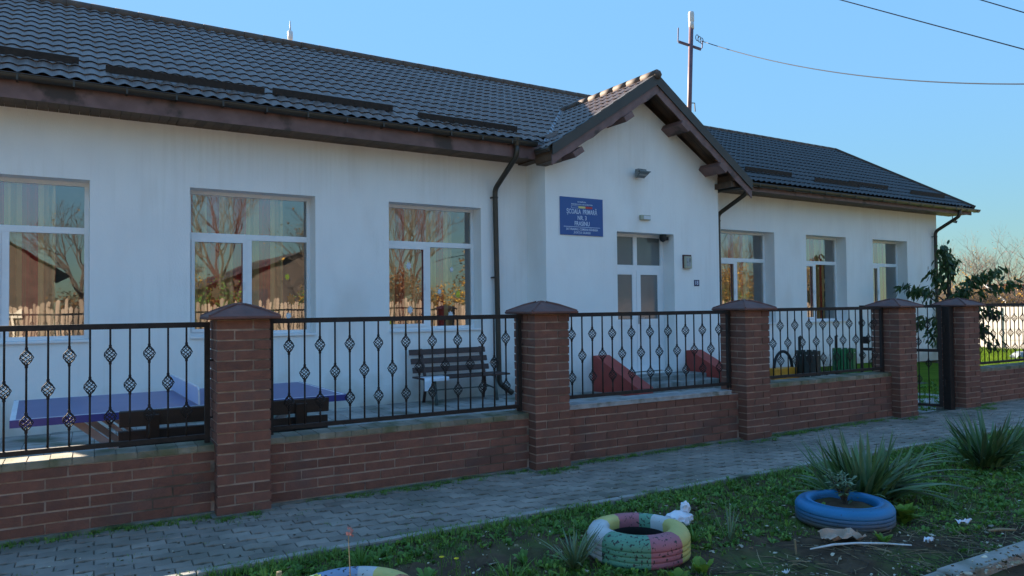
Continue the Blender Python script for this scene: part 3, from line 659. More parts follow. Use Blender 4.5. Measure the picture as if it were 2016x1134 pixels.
b = MB(); b.tube([(0, 0, .17), (0, 0, 0)], .012, 6); b.build('bracket', 'dark_plastic', t); b = MB(); b.tube([(0.06, -.10, -.03), (-.02, .05, .02)], .04, 10); b.build('body', 'grey_case', t)
# curtains
words = ['leftmost window of the left wing', 'middle window of the left wing, above the table', 'window of the left wing above the dark bench', 'first window right of the porch', 'middle window of the right wing', 'last window of the right wing']
for (a, c), wd in zip(WL+WR, words):
    q = MB(); n = 150; zs, zh = 1.0, 3.4
    vs = []
    gaps = [] 
    for i in range(n+1):
        x = (c-a+.1)*i/n; yy = .04*math.sin(x*26)+.018*math.sin(x*61+1)
        vs += [(x, yy*1.2, zs), (x+.01*math.sin(i), yy, (zs+zh)/2), (x, yy*.6, zh)]
    cut = (c-a)*.80
    for i in range(n):
        x = (c-a+.1)*i/n
        if x > cut: continue
        q.add([vs[3*i], vs[3*i+3], vs[3*i+4], vs[3*i+1]], [(0, 1, 2, 3)]); q.add([vs[3*i+1], vs[3*i+4], vs[3*i+5], vs[3*i+2]], [(0, 1, 2, 3)])
    o = q.build('curtain', 'curtain', smooth=True); o.matrix_world = Matrix.Translation(SM @ Vector((a-.03, .43, 0))) @ Matrix.Rotation(DB, 4, 'Z')
    tag(o, 'red and gold striped curtain behind the '+wd, 'curtain', 'striped curtains')
# paper leaves stuck on the panes
LF = [(0, 1), (.25, .55), (.75, .75), (.6, .25), (1, 0), (.55, -.2), (.6, -.7), (.15, -.5), (0, -1), (-.15, -.5), (-.6, -.7), (-.55, -.2), (-1, 0), (-.6, .25), (-.75, .75), (-.25, .55)]
def pleaf(x, z, s, m, lab, rot):
    b = MB(); c_, s_ = math.cos(rot), math.sin(rot)
    b.prism([((p[0]*c_-p[1]*s_)*s*.7, (p[0]*s_+p[1]*c_)*s) for p in LF], -.003, 0); o = b.build('paper_leaf', m); o.matrix_world = Matrix.Translation(SM @ Vector((x, .317, z))) @ Matrix.Rotation(DB, 4, 'Z')
    fixnormals(o); tag(o, lab, 'paper leaf', 'paper leaves on the windows')
pleaf(4.82, 2.20, .085, 'leaf_paper', 'white paper leaf high in the left sash of the window above the bench', .5)
pleaf(4.84, 1.42, .085, 'leaf_paper', 'white paper leaf low in the left sash of the window above the bench', -.4)
pleaf(5.67, 2.15, .06, 'leaf_paper', 'white paper leaf high in the right pane of the window above the bench', .2)
pleaf(5.64, 1.32, .085, 'leaf_paper', 'white paper leaf low in the right pane of the window above the bench', .1)
pleaf(5.80, 1.70, .085, 'leaf_paper_yellow', 'yellow paper leaf in the right pane of the window above the bench', .7)
pleaf(5.42, 1.75, .06, 'leaf_paper', 'pale paper leaf in the middle of the right pane above the bench', 1.2)
pleaf(4.45, 1.18, .085, 'leaf_paper_yellow', 'yellow paper leaf at the foot of the left sash above the bench', .3)
pleaf(1.62, 1.72, .12, 'leaf_paper_orange', 'orange paper leaf in the left sash of the middle window', .6)
pleaf(2.70, 1.98, .06, 'leaf_paper_yellow', 'small yellow paper leaf high in the right pane of the middle window', .1)
pleaf(2.76, 1.62, .11, 'leaf_paper_orange', 'tan paper leaf in the centre of the right pane of the middle window', -.5)
pleaf(2.72, 1.35, .07, 'leaf_paper', 'white paper leaf low in the right pane of the middle window', .0)
# roof rod, service pole, cables
t = onschool('roof_mast', 'slender white mast standing up behind the left roof ridge', 'mast', 3.76, -4.0, 6.85)
b = MB(); b.tube([(0, 0, -.1), (0, 0, .36)], .028, 10); b.tube([(0, 0, .50), (0, 0, .76)], [.021, .012], 8); b.build('rod', 'white_paint', t, smooth=True)
b = MB(); b.lathe([(.028, .33), (.055, .37), (.058, .52), (.036, .55), (0, .55)], 10); b.build('collar', 'white_paint', t, smooth=True)
P0 = SM @ Vector((16.55, 5.0, 0)); 
t = thing('service_pole', 'brown leaning electric service pole with crossarm rising behind the porch roof', 'utility pole', P0)
ptop = Vector((.26, 0, 10.55)); pb = Vector((.0, 0, 5.6)); b = MB(); b.tube([pb, ptop], .075, 12); b.build('pole', 'pole_paint', t, smooth=True)
b = MB(); b.tube([ptop+Vector((0, 0, -.25)), ptop], [.085, .085], 12); b.lathe([(.078, 0), (.092, .06), (.095, .30), (.08, .36), (0, .37)], 14, tuple(ptop+Vector((.0, 0, -.05)))); b.build('insulator_cap', 'porcelain', t, smooth=True)
ca = ptop+Vector((.0, 0, -.75)); RV = Vector((.867, -.5, 0)); b = MB(); b.beam(ca-RV*.42-Vector((0, 0, -.10)), ca+RV*.30+Vector((0, 0, -.16)), .05, .075); b.beam(ca-RV*.44+Vector((0, 0, .1)), ca-RV*.42+Vector((0, 0, .55)), .03, .03); b.beam(ca+RV*.33+Vector((0, 0, -.12)), ca+RV*.35+Vector((0, 0, .12)), .03, .03); b.build('crossarm', 'pole_paint', t)
b = MB(); b.tube([ca+Vector((-.12, 0, -1.9)), ca+Vector((.08, 0, -1.88)), ca+Vector((.10, 0, -2.15))], .02, 6); 
for i in range(3):
    c0 = ca+RV*(.18+.07*i)+Vector((0, 0, .22-.05*i)); b.tube([c0+Vector((.07*math.cos(a_), 0, .10*math.sin(a_))) for a_ in [j*.7 for j in range(9)]], .012, 5)
b.build('wire_loop', 'cable', t)
def ray(x, y): return (FW+RT*((x-1008)/1431)-UP*((y-567)/1431))
EYE = Vector((0, 0, 1.4803))
def cable(pts, lab, rad=.014, ex=None):
    b = MB(); b.tube(pts, rad, 6); o = b.build('cable', 'cable', smooth=True); tag(o, lab, 'cable', 'overhead cables')
def span(p, q, sag, n=24): return [p.lerp(q, i/n)-Vector((0, 0, sag*4*(i/n)*(1-i/n))) for i in range(n+1)]
pA = P0+ca+RV*.30+Vector((0, 0, .12)); pB = EYE+ray(2200, 160)*14
cable(span(pA, pB, .50)+[pB+(pB-pA)*.6+Vector((0, 0, 1.2)), pB+(pB-pA)*1.6+Vector((0, 0, 5))], 'sagging overhead cable running right from the service pole')
cA, cB = EYE+ray(1560, -30)*20, EYE+ray(2150, 128)*16
cable(span(cA+(cA-cB)*2.5, cB+(cB-cA)*2.5, .06), 'upper overhead cable crossing the top right of the sky', .014)
cA, cB = EYE+ray(1800, -42)*20, EYE+ray(2150, 60)*18
cable(span(cA+(cA-cB)*2.5, cB+(cB-cA)*2.5, .05), 'short piece of overhead cable in the top right corner of the sky', .014)

# ------------------------------------------------------------------ brick pillars
PX = [-1.905, .755, 3.412, 6.076, 8.817, 10.297, 12.96]
PW, PDD, PH, CH = .37, .365, 1.40, .0737
def bricks_pillar(mb):
    n = 19; L, Wb = .243, .118; g = .012
    for i in range(n):
        z0 = i*CH+g/2; z1 = (i+1)*CH-g/2
        def bb(x0, x1, y0, y1):
            o = random.uniform(-.002, .003); mb.box((x0-(o if x0 < .01 else 0), y0-(o if y0 < .01 else 0), z0), (x1+(o if x1 > PW-.01 else 0), y1, z1), 0, .0018)
        if i % 2 == 0:
            bb(0, L, 0, Wb); bb(L+g, PW, 0, L); bb(Wb+g, PW, PDD-Wb, PDD) if 0 else bb(PW-L, PW, PDD-Wb, PDD); bb(0, Wb, Wb+g, PDD)
            
        else:
            bb(0, PW-L-g, 0, L); bb(PW-L, PW, 0, Wb); bb(PW-Wb, PW, Wb+g, PDD); bb(0, L, PDD-Wb, PDD) if 0 else bb(0, L, L+g, PDD)
    mb.box((.007, .007, 0), (PW-.007, PDD-.007, n*CH), 1)
pillar_labels = ['tall brick pillar mostly outside the left edge beside the first railing',
 'brick pillar in front of the ping-pong table, nearest the camera, with light mortar joints',
 'brick pillar in front of the downpipe, left of the entrance',
 'brick pillar right of the entrance door, before the hoop toy',
 'brick pillar on the left side of the garden gate',
 'brick pillar on the right side of the garden gate under the leafy tree',
 'brick pillar beyond the right edge at the end of the fence']
for i, X in enumerate(PX):
    if i in (6,): pass
    t = thing('brick_pillar', pillar_labels[i], 'pillar', (X, YF, 0), 0, 'brick pillars of the fence')
    b = MB(); bricks_pillar(b); b.build('shaft', ['brick', 'mortar'], t)
    b = MB(); b.box((-.03, -.03, -.08), (PW+.03, PDD+.03, .012), jit=.008); b.build('footing', 'footing', t)
    # four-sided tiled cap with a lip
    c = MB(); ov = .066; z0 = 19*CH+.002; cx, cy = PW/2, PDD/2
    def ring(e, z): return [(-e, -e, z), (PW+e, -e, z), (PW+e, PDD+e, z), (-e, PDD+e, z)]
    hx = .5*PW
    V = ring(ov-.012, z0)+ring(ov, z0+.006)+ring(ov-.002, z0+.024)+ring(-.035, z0+.070)+ring(-hx+.035, z0+.108)
    F = [(3, 2, 1, 0)]
    for r in range(4):
        for j in range(4): F.append((r*4+j, r*4+(j+1) % 4, (r+1)*4+(j+1) % 4, (r+1)*4+j))
    F.append((16, 17, 18, 19)); c.add(V, F)
    # ridge strips over the hips
    for (sx, sy) in ((0, 0), (1, 0), (1, 1), (0, 1)):
        p = Vector((PW+ov-.01 if sx else -ov+.01, PDD+ov-.01 if sy else -ov+.01, z0+.026)); q = Vector((cx+(.03 if sx else -.03), cy+(.03 if sy else -.03), z0+.113))
        c.tube([p, p.lerp(q, .6)+Vector((0, 0, .006)), q], [.011, .012, .010], 6)
    c.lathe([(.045, 0), (.035, .015), (.0, .02)], 8, (cx, cy, z0+.104))
    c.build('cap', 'cap_tile', t, bevel=.004)
# low brick walls with coping
spans = [(-1.535, .755, .50), (1.125, 3.412, .505), (3.782, 6.076, .545), (6.446, 8.817, .575), (10.667, 12.96, .515)]
wl = ['low brick wall with light coping at the left edge', 'low brick wall between the ping-pong table and the dark bench', 'low brick wall in front of the entrance with white tile coping',
      'low brick wall in front of the litter bins', 'low brick wall right of the gate at the right edge']
WY0, WY1 = YF+.115, YF+.345
for k_, ((a, c, H), lab) in enumerate(zip(spans, wl)):
    t = thing('low_brick_wall', lab, 'wall', ((a+c)/2, WY0, 0), 0, 'low brick walls of the fence')
    b = MB(); x0, x1 = a-(a+c)/2, c-(a+c)/2; nc = 6; ch = (H-.045-.02)/nc if k_ != 9 else CH; g = .013
    for i in range(nc):
        x = x0+.002-(0.125 if i % 2 else 0)
        while x < x1:
            xa, xb = max(x, x0+.002), min(x+.243, x1-.002)
            if xb-xa > .03:
                o = random.uniform(-.002, .003); b.box((xa, -o, .02+i*ch+g/2), (xb, .23, .02+(i+1)*ch-g/2), 0, .002)
            x += .252
    b.box((x0, .007, 0), (x1, .223, .02+nc*ch), 1); b.build('brickwork', ['brick', 'mortar'], t)
    cm = 'coping' if k_ != 2 else 'white_tile'; cp = MB(); zc = .02+nc*ch
    if k_ == 2: 
        cp.box((x0+.002, -.012, zc), (x1-.12, .235, H-.012), 0)
        x = x0+.004
        while x < x1-.14:
            cp.box((x, -.016, H-.012), (min(x+.147, x1-.12), .11, H), jit=.001); cp.box((x, .113, H-.012), (min(x+.147, x1-.12), .24, H), jit=.001); x += .15
    else:
        x = x0+.003
        while x < x1-.01:
            e = min(x+.122, x1-.003); cp.box((x, -.004+random.uniform(-.002, .002), zc+.002), (e-.0, .238, H+random.uniform(-.0015, .0015)), jit=.001); x += .128
        cp.box((x0+.002, .0, zc), (x1-.002, .23, H-.008))
    cp.build('coping', cm, t)
    b = MB(); b.box((x0, -.02, -.08), (x1, .24, .018), jit=.006); b.build('footing', 'footing', t)
# ------------------------------------------------------------------ railing panels
def basket(mb, x, z):
    h, r = .104, .040
    for k in range(7):
        pts = []; 
        for j in range(9):
            t = j/8; rr = .005+(r-.005)*(1-abs(2*t-1)**1.35); a = 2*math.pi*k/7+t*math.pi*1.15; pts.append((x+rr*math.cos(a), rr*math.sin(a), z-h/2+h*t))
        mb.tube(pts, .0036, 4, cap=False)
    for s in (-1, 1): mb.tube([(x, 0, z+s*(h/2-.008)), (x, 0, z+s*(h/2+.016))], [.0105, .0105], 6)
def baluster(kind, z0, z1):
    b = MB(); zs = [z0+.775*(z1-z0), z0+.225*(z1-z0)] if kind == 0 else [z0+.50*(z1-z0)]
    cuts = [z0]; 
    for z in sorted(zs): cuts += [z-.052, z+.052]
    cuts.append(z1)
    for i in range(0, len(cuts), 2):
        a, c = cuts[i], cuts[i+1]; b.tube([(0, 0, a), (0, 0, c)], .0073, 6)
        # light twist texture: small collars
    for z in zs: basket(b, 0, z)
    return b
meshes = {}
def railing(x0, x1, zb, zt, lab, n=17, loc=None, rz=0, post0=True, post1=True, name='railing_panel', cat='railing', group='wrought iron railing panels', midbar=None):
    loc = loc or (x0, YF+.215, 0); L = x1-x0
    t = thing(name, lab, cat, loc, rz, group)
    f = MB(); f.box((.0, -.017, zt-.038), (L, .017, zt)); f.box((.0, -.016, zb), (L, .016, zb+.032))
    f.box((0.0, -.0175, zb-.03), (.036, .0175, zt-.001)); f.box((L-.036, -.0175, zb-.03), (L, .0175, zt-.001))
    if midbar: f.box((.036, -.014, midbar), (L-.036, .014, midbar+.03))
    for xx, s in ((.0, -1), (L, 1)):
        for z in (zb+.15, zt-.28): f.tube([(xx, 0, z), (xx+s*.03, 0, z)], .007, 5)
    f.build('frame', 'iron', t)
    for i in range(n):
        x = .036+(L-.072)*(i+1)/(n+1); kind = i % 2; key = (kind, round(zb, 3), round(zt, 3))
        if key not in meshes:
            o = baluster(kind, zb+.032, zt-.038).build('baluster', 'iron', t, smooth=True); meshes[key] = o.data
        else:
            o = bpy.data.objects.new('baluster', meshes[key]); COL.objects.link(o); o.parent = t
        o.location = (x, 0, 0)
    return t
railing(-1.515, .735, .535, 1.385, 'wrought iron railing in front of the left half of the ping-pong table')
railing(1.150, 3.392, .545, 1.402, 'wrought iron railing in front of the dark garden bench')
railing(3.802, 6.056, .585, 1.405, 'wrought iron railing in front of the entrance door')
railing(6.466, 8.797, .612, 1.420, 'wrought iron railing in front of the litter bins')
railing(10.687, 12.94, .560, 1.435, 'wrought iron railing right of the gate before the sunlit lawn')
# gate: hinged on the right-hand pillar, standing open inwards
g = thing('garden_gate', 'dark iron garden gate standing open inwards beside the brick pillar', 'gate', (10.10, YF+.20, 0), R(118))
f = MB(); f.box((-.0, -.02, .03), (.045, .02, 1.43)); f.box((.98, -.02, .03), (1.02, .02, 1.43)); f.box((.045, -.019, 1.39), (.98, .019, 1.43)); f.box((.045, -.019, .03), (.98, .019, .065)); f.box((.045, -.018, .78), (.98, .018, .82)); f.build('frame', 'iron', g)
for i in range(7):
    b = MB(); x = .045+.935*(i+1)/8; b.tube([(x, 0, .065), (x, 0, 1.39)], .0073, 6); 
    for z in ((1.15, .62) if i % 2 == 0 else (.92, .40)): basket(b, x, z)
    b.build('bar', 'iron', g, smooth=True)
b = MB(); b.box((.90, -.045, .88), (.99, .045, .98)); b.tube([(.93, -.08, .93), (.93, .08, .93)], .01, 6); b.build('lock', 'iron', g)
g = thing('gate_post', 'square dark steel gate post against the brick pillar', 'post', (10.17, YF+.13, 0))
b = MB(); b.box((0, 0, -.02), (.10, .10, 1.39)); b.box((-.005, -.005, 1.39), (.105, .105, 1.40)); b.build('post', 'iron', g, bevel=.004)
b = MB(); b.box((.102, .03, -.02), (.125, .07, 1.36)); b.build('stop_bar', 'iron', g)
for z in (.35, 1.1):
    b = MB(); b.tube([(-.018, .07, z-.05), (-.018, .07, z+.05)], .014, 8); b.build('hinge', 'iron', g)

# ------------------------------------------------------------------ yard objects
# ping-pong table
t = thing('ping_pong_table', 'blue outdoor ping-pong table with crossed pale legs beside the school wall', 'ping-pong table', (-.563, 6.9955, ZY), .0605)
b = MB(); b.box((0, 0, .735), (2.74, 1.525, .760)); b.build('tabletop', 'table_blue', t, bevel=.004)
b = MB(); th = .02; z0, z1 = .700, .7605
b.box((-th, -th, z0), (2.74+th, -.0005, z1)); b.box((-th, 1.5255, z0), (2.74+th, 1.525+th, z1)); b.box((2.7405, 0, z0), (2.74+th, 1.525, z1)); b.build('edge_frame', 'table_edge', t)
b = MB(); b.box((-th, 0, z0), (-.0005, 1.525, z1)); b.build('end_trim', 'white_paint', t)
b = MB(); 
for a, c in (((0, 0), (2.74, .02)), ((0, 1.505), (2.74, 1.525)), ((0, .02), (.02, 1.505)), ((2.72, .02), (2.74, 1.505))): b.box((a[0], a[1], .7603), (c[0], c[1], .7625))
b.build('line_marking', 'white_paint', t)
b = MB(); poly = [(-.06, .775), (-.04, .90), (0, .925), (1.525, .925), (1.565, .90), (1.585, .775)]
b.prism(poly, 1.362, 1.378, axis='x'); o = b.build('net', 'net_plate', t, bevel=.004)
b = MB(); b.tube([(1.37, -.065, .775), (1.37, -.045, .905), (1.37, 0, .930), (1.37, 1.525, .930), (1.37, 1.57, .905), (1.37, 1.59, .775)], .008, 6); b.build('net_rim', 'white_paint', t)
for sx in (0, 1):
    for sy in (.22, 1.30):
        xa = .42 if sx == 0 else 2.32; xb = 1.13 if sx == 0 else 1.61
        b = MB(); b.beam((xa, sy, .70), (xb+.05*(1 if sx == 0 else -1), sy, .03), .045, .06); b.beam((xa+(.20 if sx == 0 else -.20), sy, .70), (xb+(.25 if sx == 0 else -.25), sy, .05), .03, .035); b.build('leg', 'leg_metal', t)
b = MB(); b.beam((.95, .1, .045), (.95, 1.42, .045), .06, .05); b.beam((1.79, .1, .045), (1.79, 1.42, .045), .06, .05); b.beam((.95, .22, .05), (1.79, .22, .05), .05, .05); b.beam((.95, 1.3, .05), (1.79, 1.3, .05), .05, .05); b.build('base_frame', 'leg_metal', t)
b = MB(); b.lathe([(0, -.02), (.03, -.02), (.03, .02), (0, .02)], 12, (.78, .17, .33)); b.build('knob', 'red_plastic', t)
for x, yy in ((.95, .12), (.95, 1.4), (1.79, .12), (1.79, 1.4)):
    b = MB(); b.tube([(x, yy-.02, .035), (x, yy+.02, .035)], .035, 12); b.build('wheel', 'dark_plastic', t)
# bench backs seen over the wall
def bench(name, lab, loc, rz, L, woods, metal, group, seat_y=.0):
    t = thing(name, lab, 'bench', loc, rz, group)
    return t
t = bench('park_bench', 'dark timber bench right behind the railing, before the ping-pong table', (.95, 6.30, ZY), 0, 1.6, None, None, 'yard benches')
for (z0, z1, dy) in ((.735, .855, -.03), (.575, .70, -.005)):
    b = MB(); b.box((-.79, dy, z0), (.81, dy+.045, z1), jit=.004); b.build('back_slat', 'dark_wood', t, bevel=.006)
for i in range(3): b = MB(); b.box((-.79, .10+i*.135, .42), (.81, .22+i*.135, .46), jit=.003); b.build('seat_slat', 'dark_wood', t, bevel=.006)
for x in (-.56, .57):
    b = MB(); b.beam((x, .06, .0), (x, -.045, .82), .09, .05, up=(0, 1, 0)); b.beam((x, .07, .39), (x, .50, .39), .07, .05); b.beam((x, .46, .0), (x, .46, .40), .07, .06, up=(0, 1, 0)); b.build('leg', 'dark_wood', t)
# bench under the third window (seat faces the street)
p = fac(5.43, .42, ZY)
t = bench('park_bench', 'brown slatted bench with grey metal legs under the window beside the downpipe', p, DB, 1.6, None, None, 'yard benches')
for (z, y) in ((.85, .30), (.70, .26), (.55, .22)):
    b = MB(); b.obox((-.07-(.85-z)*-.1, y, z), (1.48, .028, .095), Matrix.Rotation(R(-14), 3, 'X')); b.build('back_slat', 'bench_wood', t, bevel=.006)
for i in range(4):
    b = MB(); b.obox((.02, -.22+i*.115, .44), (1.66, .105, .03)); b.build('seat_slat', 'bench_wood', t, bevel=.006)
for x in (-.56, .60):
    b = MB(); b.tube([(x, -.24, .0), (x, -.20, .22), (x, -.16, .42)], .026, 8); b.build('leg', 'bench_metal', t, smooth=True)
    b = MB(); b.tube([(x-.02, .22, .0), (x-.02, .15, .25), (x-.02, .17, .45), (x-.02, .26, .70), (x-.02, .33, .90)], .028, 8); b.build('leg', 'bench_wood', t, smooth=True)
    b = MB(); b.tube([(x-.01, -.19, .20), (x-.01, .16, .24)], .013, 6); b.tube([(x-.01, -.17, .415), (x-.01, .17, .415)], .015, 6); b.build('side_brace', 'bench_metal', t)
b = MB(); b.tube([(-.56, -.0, .22), (.60, -.0, .22)], .012, 6); b.build('stretcher', 'bench_metal', t)
b = MB(); n = 10; vs = []
for i in range(n+1):
    for j in range(7):
        x = -.80+i*.045; y = -.30+.0; s = j/6
        if s < .5: vs.append((x, -.27+(.5-s)*.5, .462+.006*mn.noise(Vector((i, j, 0)))))
        else: vs.append((x+.02*mn.noise(Vector((i, j, 4))), -.285-.02*mn.noise(Vector((i*.7, 0, 0))), .462-(s-.5)*(.42 if i < 3 else .12)))
b.add(vs, [(i*7+j, i*7+j+1, (i+1)*7+j+1, (i+1)*7+j) for i in range(n) for j in range(6)])
o = b.build('plastic_sheet', 'bag', smooth=True); o.matrix_world = Matrix.Translation(p) @ Matrix.Rotation(DB, 4, 'Z'); tag(o, 'white plastic sheet lying over the left end of the bench seat', 'plastic sheet')
# litter bins
def bin_(lab, x, off, m, pz, pdx):
    t = thing('litter_bin', lab, 'litter bin', fac(x, off, ZY), DB, 'slatted litter bins')
    b = MB(); n = 12; Rr = .24
    b.lathe([(Rr-.03, .06), (Rr-.03, .54), (Rr-.04, .54), (Rr-.04, .08), (0, .08)], 20); b.build('liner', m, t)
    b = MB()
    for i in range(n):
        a = 2*math.pi*i/n; b.obox((Rr*math.cos(a), Rr*math.sin(a), .31+random.uniform(-.006, .006)), (.016, .108, .55), Matrix.Rotation(a, 3, 'Z'))
    b.build('slats', m, t, bevel=.004)
    b = MB(); 
    for i in range(n):
        a = 2*math.pi*i/n; c = Vector(((Rr+.012)*math.cos(a), (Rr+.012)*math.sin(a), .50)); b.obox(c, (.012, .012, .012))
    b.build('screws', 'white_paint', t)
    b = MB(); b.tube([(pdx, .30, -.02), (pdx, .30, pz), (pdx+.02, .27, pz+.02)], .032, 10); b.tube([(pdx, .30, .42), (pdx, .2, .42)], .015, 6); b.build('post', 'dark_plastic', t)
bin_('dark slatted litter bin left of the green one', 13.34, 1.55, 'bin_dark', .86, .13)
bin_('green slatted litter bin in the yard', 14.64, 1.55, 'bin_green', .84, .15)
# hoop toy
t = thing('spring_toy', 'yellow box with a black hoop standing in the yard behind the pillar', 'play hoop', fac(12.83, 1.3, ZY), DB)
b = MB(); b.box((-.42, -.12, .0), (.40, .12, .23)); b.box((-.33, -.125, .02), (-.30, .125, .235)); b.build('box', 'orange_paint', t, bevel=.01)
b = MB(); b.tube([(-.30+.30*(1-math.cos(a)), 0, .20+.38*math.sin(a)) for a in [math.pi*i/16 for i in range(17)]], .032, 10); b.build('hoop', 'rubber', t, smooth=True)
# dry shrub between the bins
b = MB()
for i in range(16):
    a = random.uniform(0, 6.28); l = random.uniform(.3, .75); d = Vector((math.cos(a)*.35, math.sin(a)*.35, 1)).normalized(); p0 = Vector((random.uniform(-.1, .1), random.uniform(-.1, .1), 0))
    b.tube([p0, p0+d*l*.5+Vector((0, 0, .02)), p0+d*l], [.006, .004, .002], 4)
o = b.build('dry_shrub', 'bark'); o.location = fac(14.0, 1.5, ZY); tag(o, 'bare twiggy shrub between the dark and green litter bins', 'shrub')

# ------------------------------------------------------------------ tyres
def tyre(name, lab, c, rad, h, sect, colours, soil=.6, rz=0, hole=.62):
    t = thing('painted_tyre', lab, 'tyre planter', (c[0], c[1], c[2]), rz, 'painted tyre planters')
    hr = rad*hole; pr = [(hr, h*.62), (hr-.004, h*.86), (hr+.012, h*.97), (hr+.045*rad/.31, h*1.0), (rad*.80, h*.99), (rad*.92, h*.93), (rad*.975, h*.82)]
    for k in range(4):
        z = h*(.74-k*.15); pr += [(rad*.996, z), (rad, z-.012), (rad*.999, z-h*.11), (rad*.991, z-h*.118), (rad*.991, z-h*.13)]
    pr += [(rad*.96, h*.12), (rad*.86, .0)]
    def mi(u):
        a = (u*360) % 360
        for k, (lo, hi) in enumerate(sect):
            if lo <= a < hi or lo <= a+360 < hi: return k % 100 if False else sect_m[k]
        return 0
    sect_m = colours[1]; names = colours[0]
    b = MB(); b.lathe(pr, 96, mi=mi); o = b.build('tyre_body', names, t, smooth=True); o['x'] = 0; del o['x']
    # tread lugs broken up along the outer face
    b = MB(); b.lathe([(hr-.003, h*.63), (hr-.006, .02), (hr+.05, .01), (0, .01)], 48); b.build('inner_wall', 'rubber', t, smooth=True)
    b = MB(); n = 40; vs = [(0, 0, h*soil+.01)]
    for k in range(1, 7):
        for j in range(n):
            a = 2*math.pi*j/n; r = (hr+.02)*k/6; vs.append((r*math.cos(a), r*math.sin(a), h*soil+.02*mn.noise(Vector((r*9*math.cos(a), r*9*math.sin(a), c[0])))))
    fs = [(0, 1+j, 1+(j+1) % n) for j in range(n)]
    for k in range(5): fs += [(1+k*n+j, 1+(k+1)*n+j, 1+(k+1)*n+(j+1) % n, 1+k*n+(j+1) % n) for j in range(n)]
    b.add(vs, fs); b.build('soil', 'soil', t, smooth=True)
    return t
A0 = -29.9   # screen-right direction in world degrees
ND = ['t_white', 't_green', 't_pink', 't_yellow', 't_blue', 't_sky', 't_orange', 'rubber']
def sec(lst): return [((a+A0) % 360, ((a+A0) % 360)+(c-a)) for a, c, _ in lst], (ND, [k for *_, k in lst])
s_, c_ = sec([(150, 216, 0), (216, 271, 1), (271, 313, 2), (313, 385, 3), (25, 53, 0), (53, 76, 1), (76, 118, 2), (118, 150, 3)])
tyre('painted_tyre', 'tyre planter painted in white, green, pink and yellow segments', (2.83, 3.44, -.03), .305, .195, s_, c_, soil=.40, hole=.60)
s_, c_ = sec([(0, 360, 4)])
tyre('painted_tyre', 'blue painted tyre planter in front of the spiky yucca', (4.45, 3.22, -.03), .315, .165, s_, c_, soil=.68, hole=.66)
s_, c_ = sec([(140, 175, 1), (175, 200, 1), (112, 140, 5), (92, 112, 5), (70, 92, 0), (30, 70, 3), (-20, 30, 6), (200, 340, 5)])
tyre('painted_tyre', 'multicoloured tyre planter cut off by the bottom edge, partly sunlit', (1.025, 3.30, -.03), .315, .235, s_, c_, soil=.5)

# ------------------------------------------------------------------ plants
def blade(mb, base, ang, tilt, L, w_, droop=.5, seg=5, rnd=None, fold=.25, mi=0):
    d = Vector((math.cos(ang), math.sin(ang), 0)); side = Vector((-math.sin(ang), math.cos(ang), 0)); p = Vector(base); th = tilt; vs = []
    for i in range(seg+1):
        t = i/seg; ww = w_*(1-t**2.2)*(.65+.35*min(1, t*4)) if i < seg else .0006
        nrm = d*(-math.cos(th))+Vector((0, 0, 1))*math.sin(th)
        up_ = Vector((0, 0, 1))*math.cos(th)+d*math.sin(th); nn = side.cross(up_)
        vs += [tuple(p-side*ww/2), tuple(p-nn*ww*fold), tuple(p+side*ww/2)]
        p = p+(Vector((0, 0, 1))*math.cos(th)+d*math.sin(th))*(L/seg); th += droop/seg
    fs = []
    for i in range(seg):
        o = i*3; fs += [(o, o+1, o+4, o+3), (o+1, o+2, o+5, o+4)]
    mb.add(vs, fs, mi, rnd)
def yucca(lab, c, n, L, spread, seed, extra=()):
    random.seed(seed); t = thing('yucca', lab, 'yucca', c, 0, 'spiky yucca clumps')
    b = MB()
    for i in range(n):
        q = random.random()**.8; a = random.uniform(0, 6.283); r = random.uniform(0, .13)*spread
        cc = (r*math.cos(a)*1.6, r*math.sin(a), .01)
        b_l = L*random.uniform(.72, 1.1)*(1-.12*q)
        blade(b, cc, a+random.uniform(-.4, .4), .10+q*1.05*random.uniform(.7, 1.1), b_l, random.uniform(.034, .050), droop=random.uniform(.0, .35)+.5*q*q, rnd=None, mi=0 if random.random() < .8 else 1)
    for (a, tl, l, dr) in extra:
        for k in range(3): blade(b, (.08*math.cos(a), .08*math.sin(a), .05), a+random.uniform(-.12, .12), tl+random.uniform(-.1, .1), l*random.uniform(.85, 1.05), .036, droop=dr, seg=7, mi=1)
    b.build('leaves', ['yucca', 'yucca_edge'], t)
    b = MB(); b.tube([(0, 0, -.05), (.0, 0, .05)], [.05, .03], 8); b.build('stem', 'bark', t)
sr = R(A0)
yucca('large spreading yucca behind the blue tyre, drooping leaves to its right', (5.08, 3.50, -.02), 170, .52, 1.5, 11, [(sr+.25, .95, .80, .7), (sr-.1, 1.05, .80, .75), (sr-.35, 1.15, .72, .7), (sr-.6, 1.2, .62, .7), (sr+.05, .8, .75, .9)])
yucca('yucca clump near the right edge beside the pavement', (7.05, 3.62, -.02), 130, .55, 1.2, 12)
random.seed(5)
def clump(lab, c, n, L, m, wd=.016, spread=.9, name='iris_clump', cat='plant', group=None):
    b = MB()
    for i in range(n):
        a = random.uniform(0, 6.283); r = random.uniform(0, .05); blade(b, (r*math.cos(a), r*math.sin(a), 0), a, random.uniform(.05, spread), L*random.uniform(.6, 1.1), wd*random.uniform(.7, 1.2), droop=random.uniform(.1, .9))
    o = b.build(name, m); o.location = c; tag(o, lab, cat, group)
clump('small strappy leaved clump left of the multicoloured tyre', (2.38, 3.46, -.02), 46, .27, 'yucca_edge', .018)
clump('thin pale sprigs poking up between the two tyres', (3.50, 3.35, -.02), 14, .24, 'yucca_edge', .010, .7)
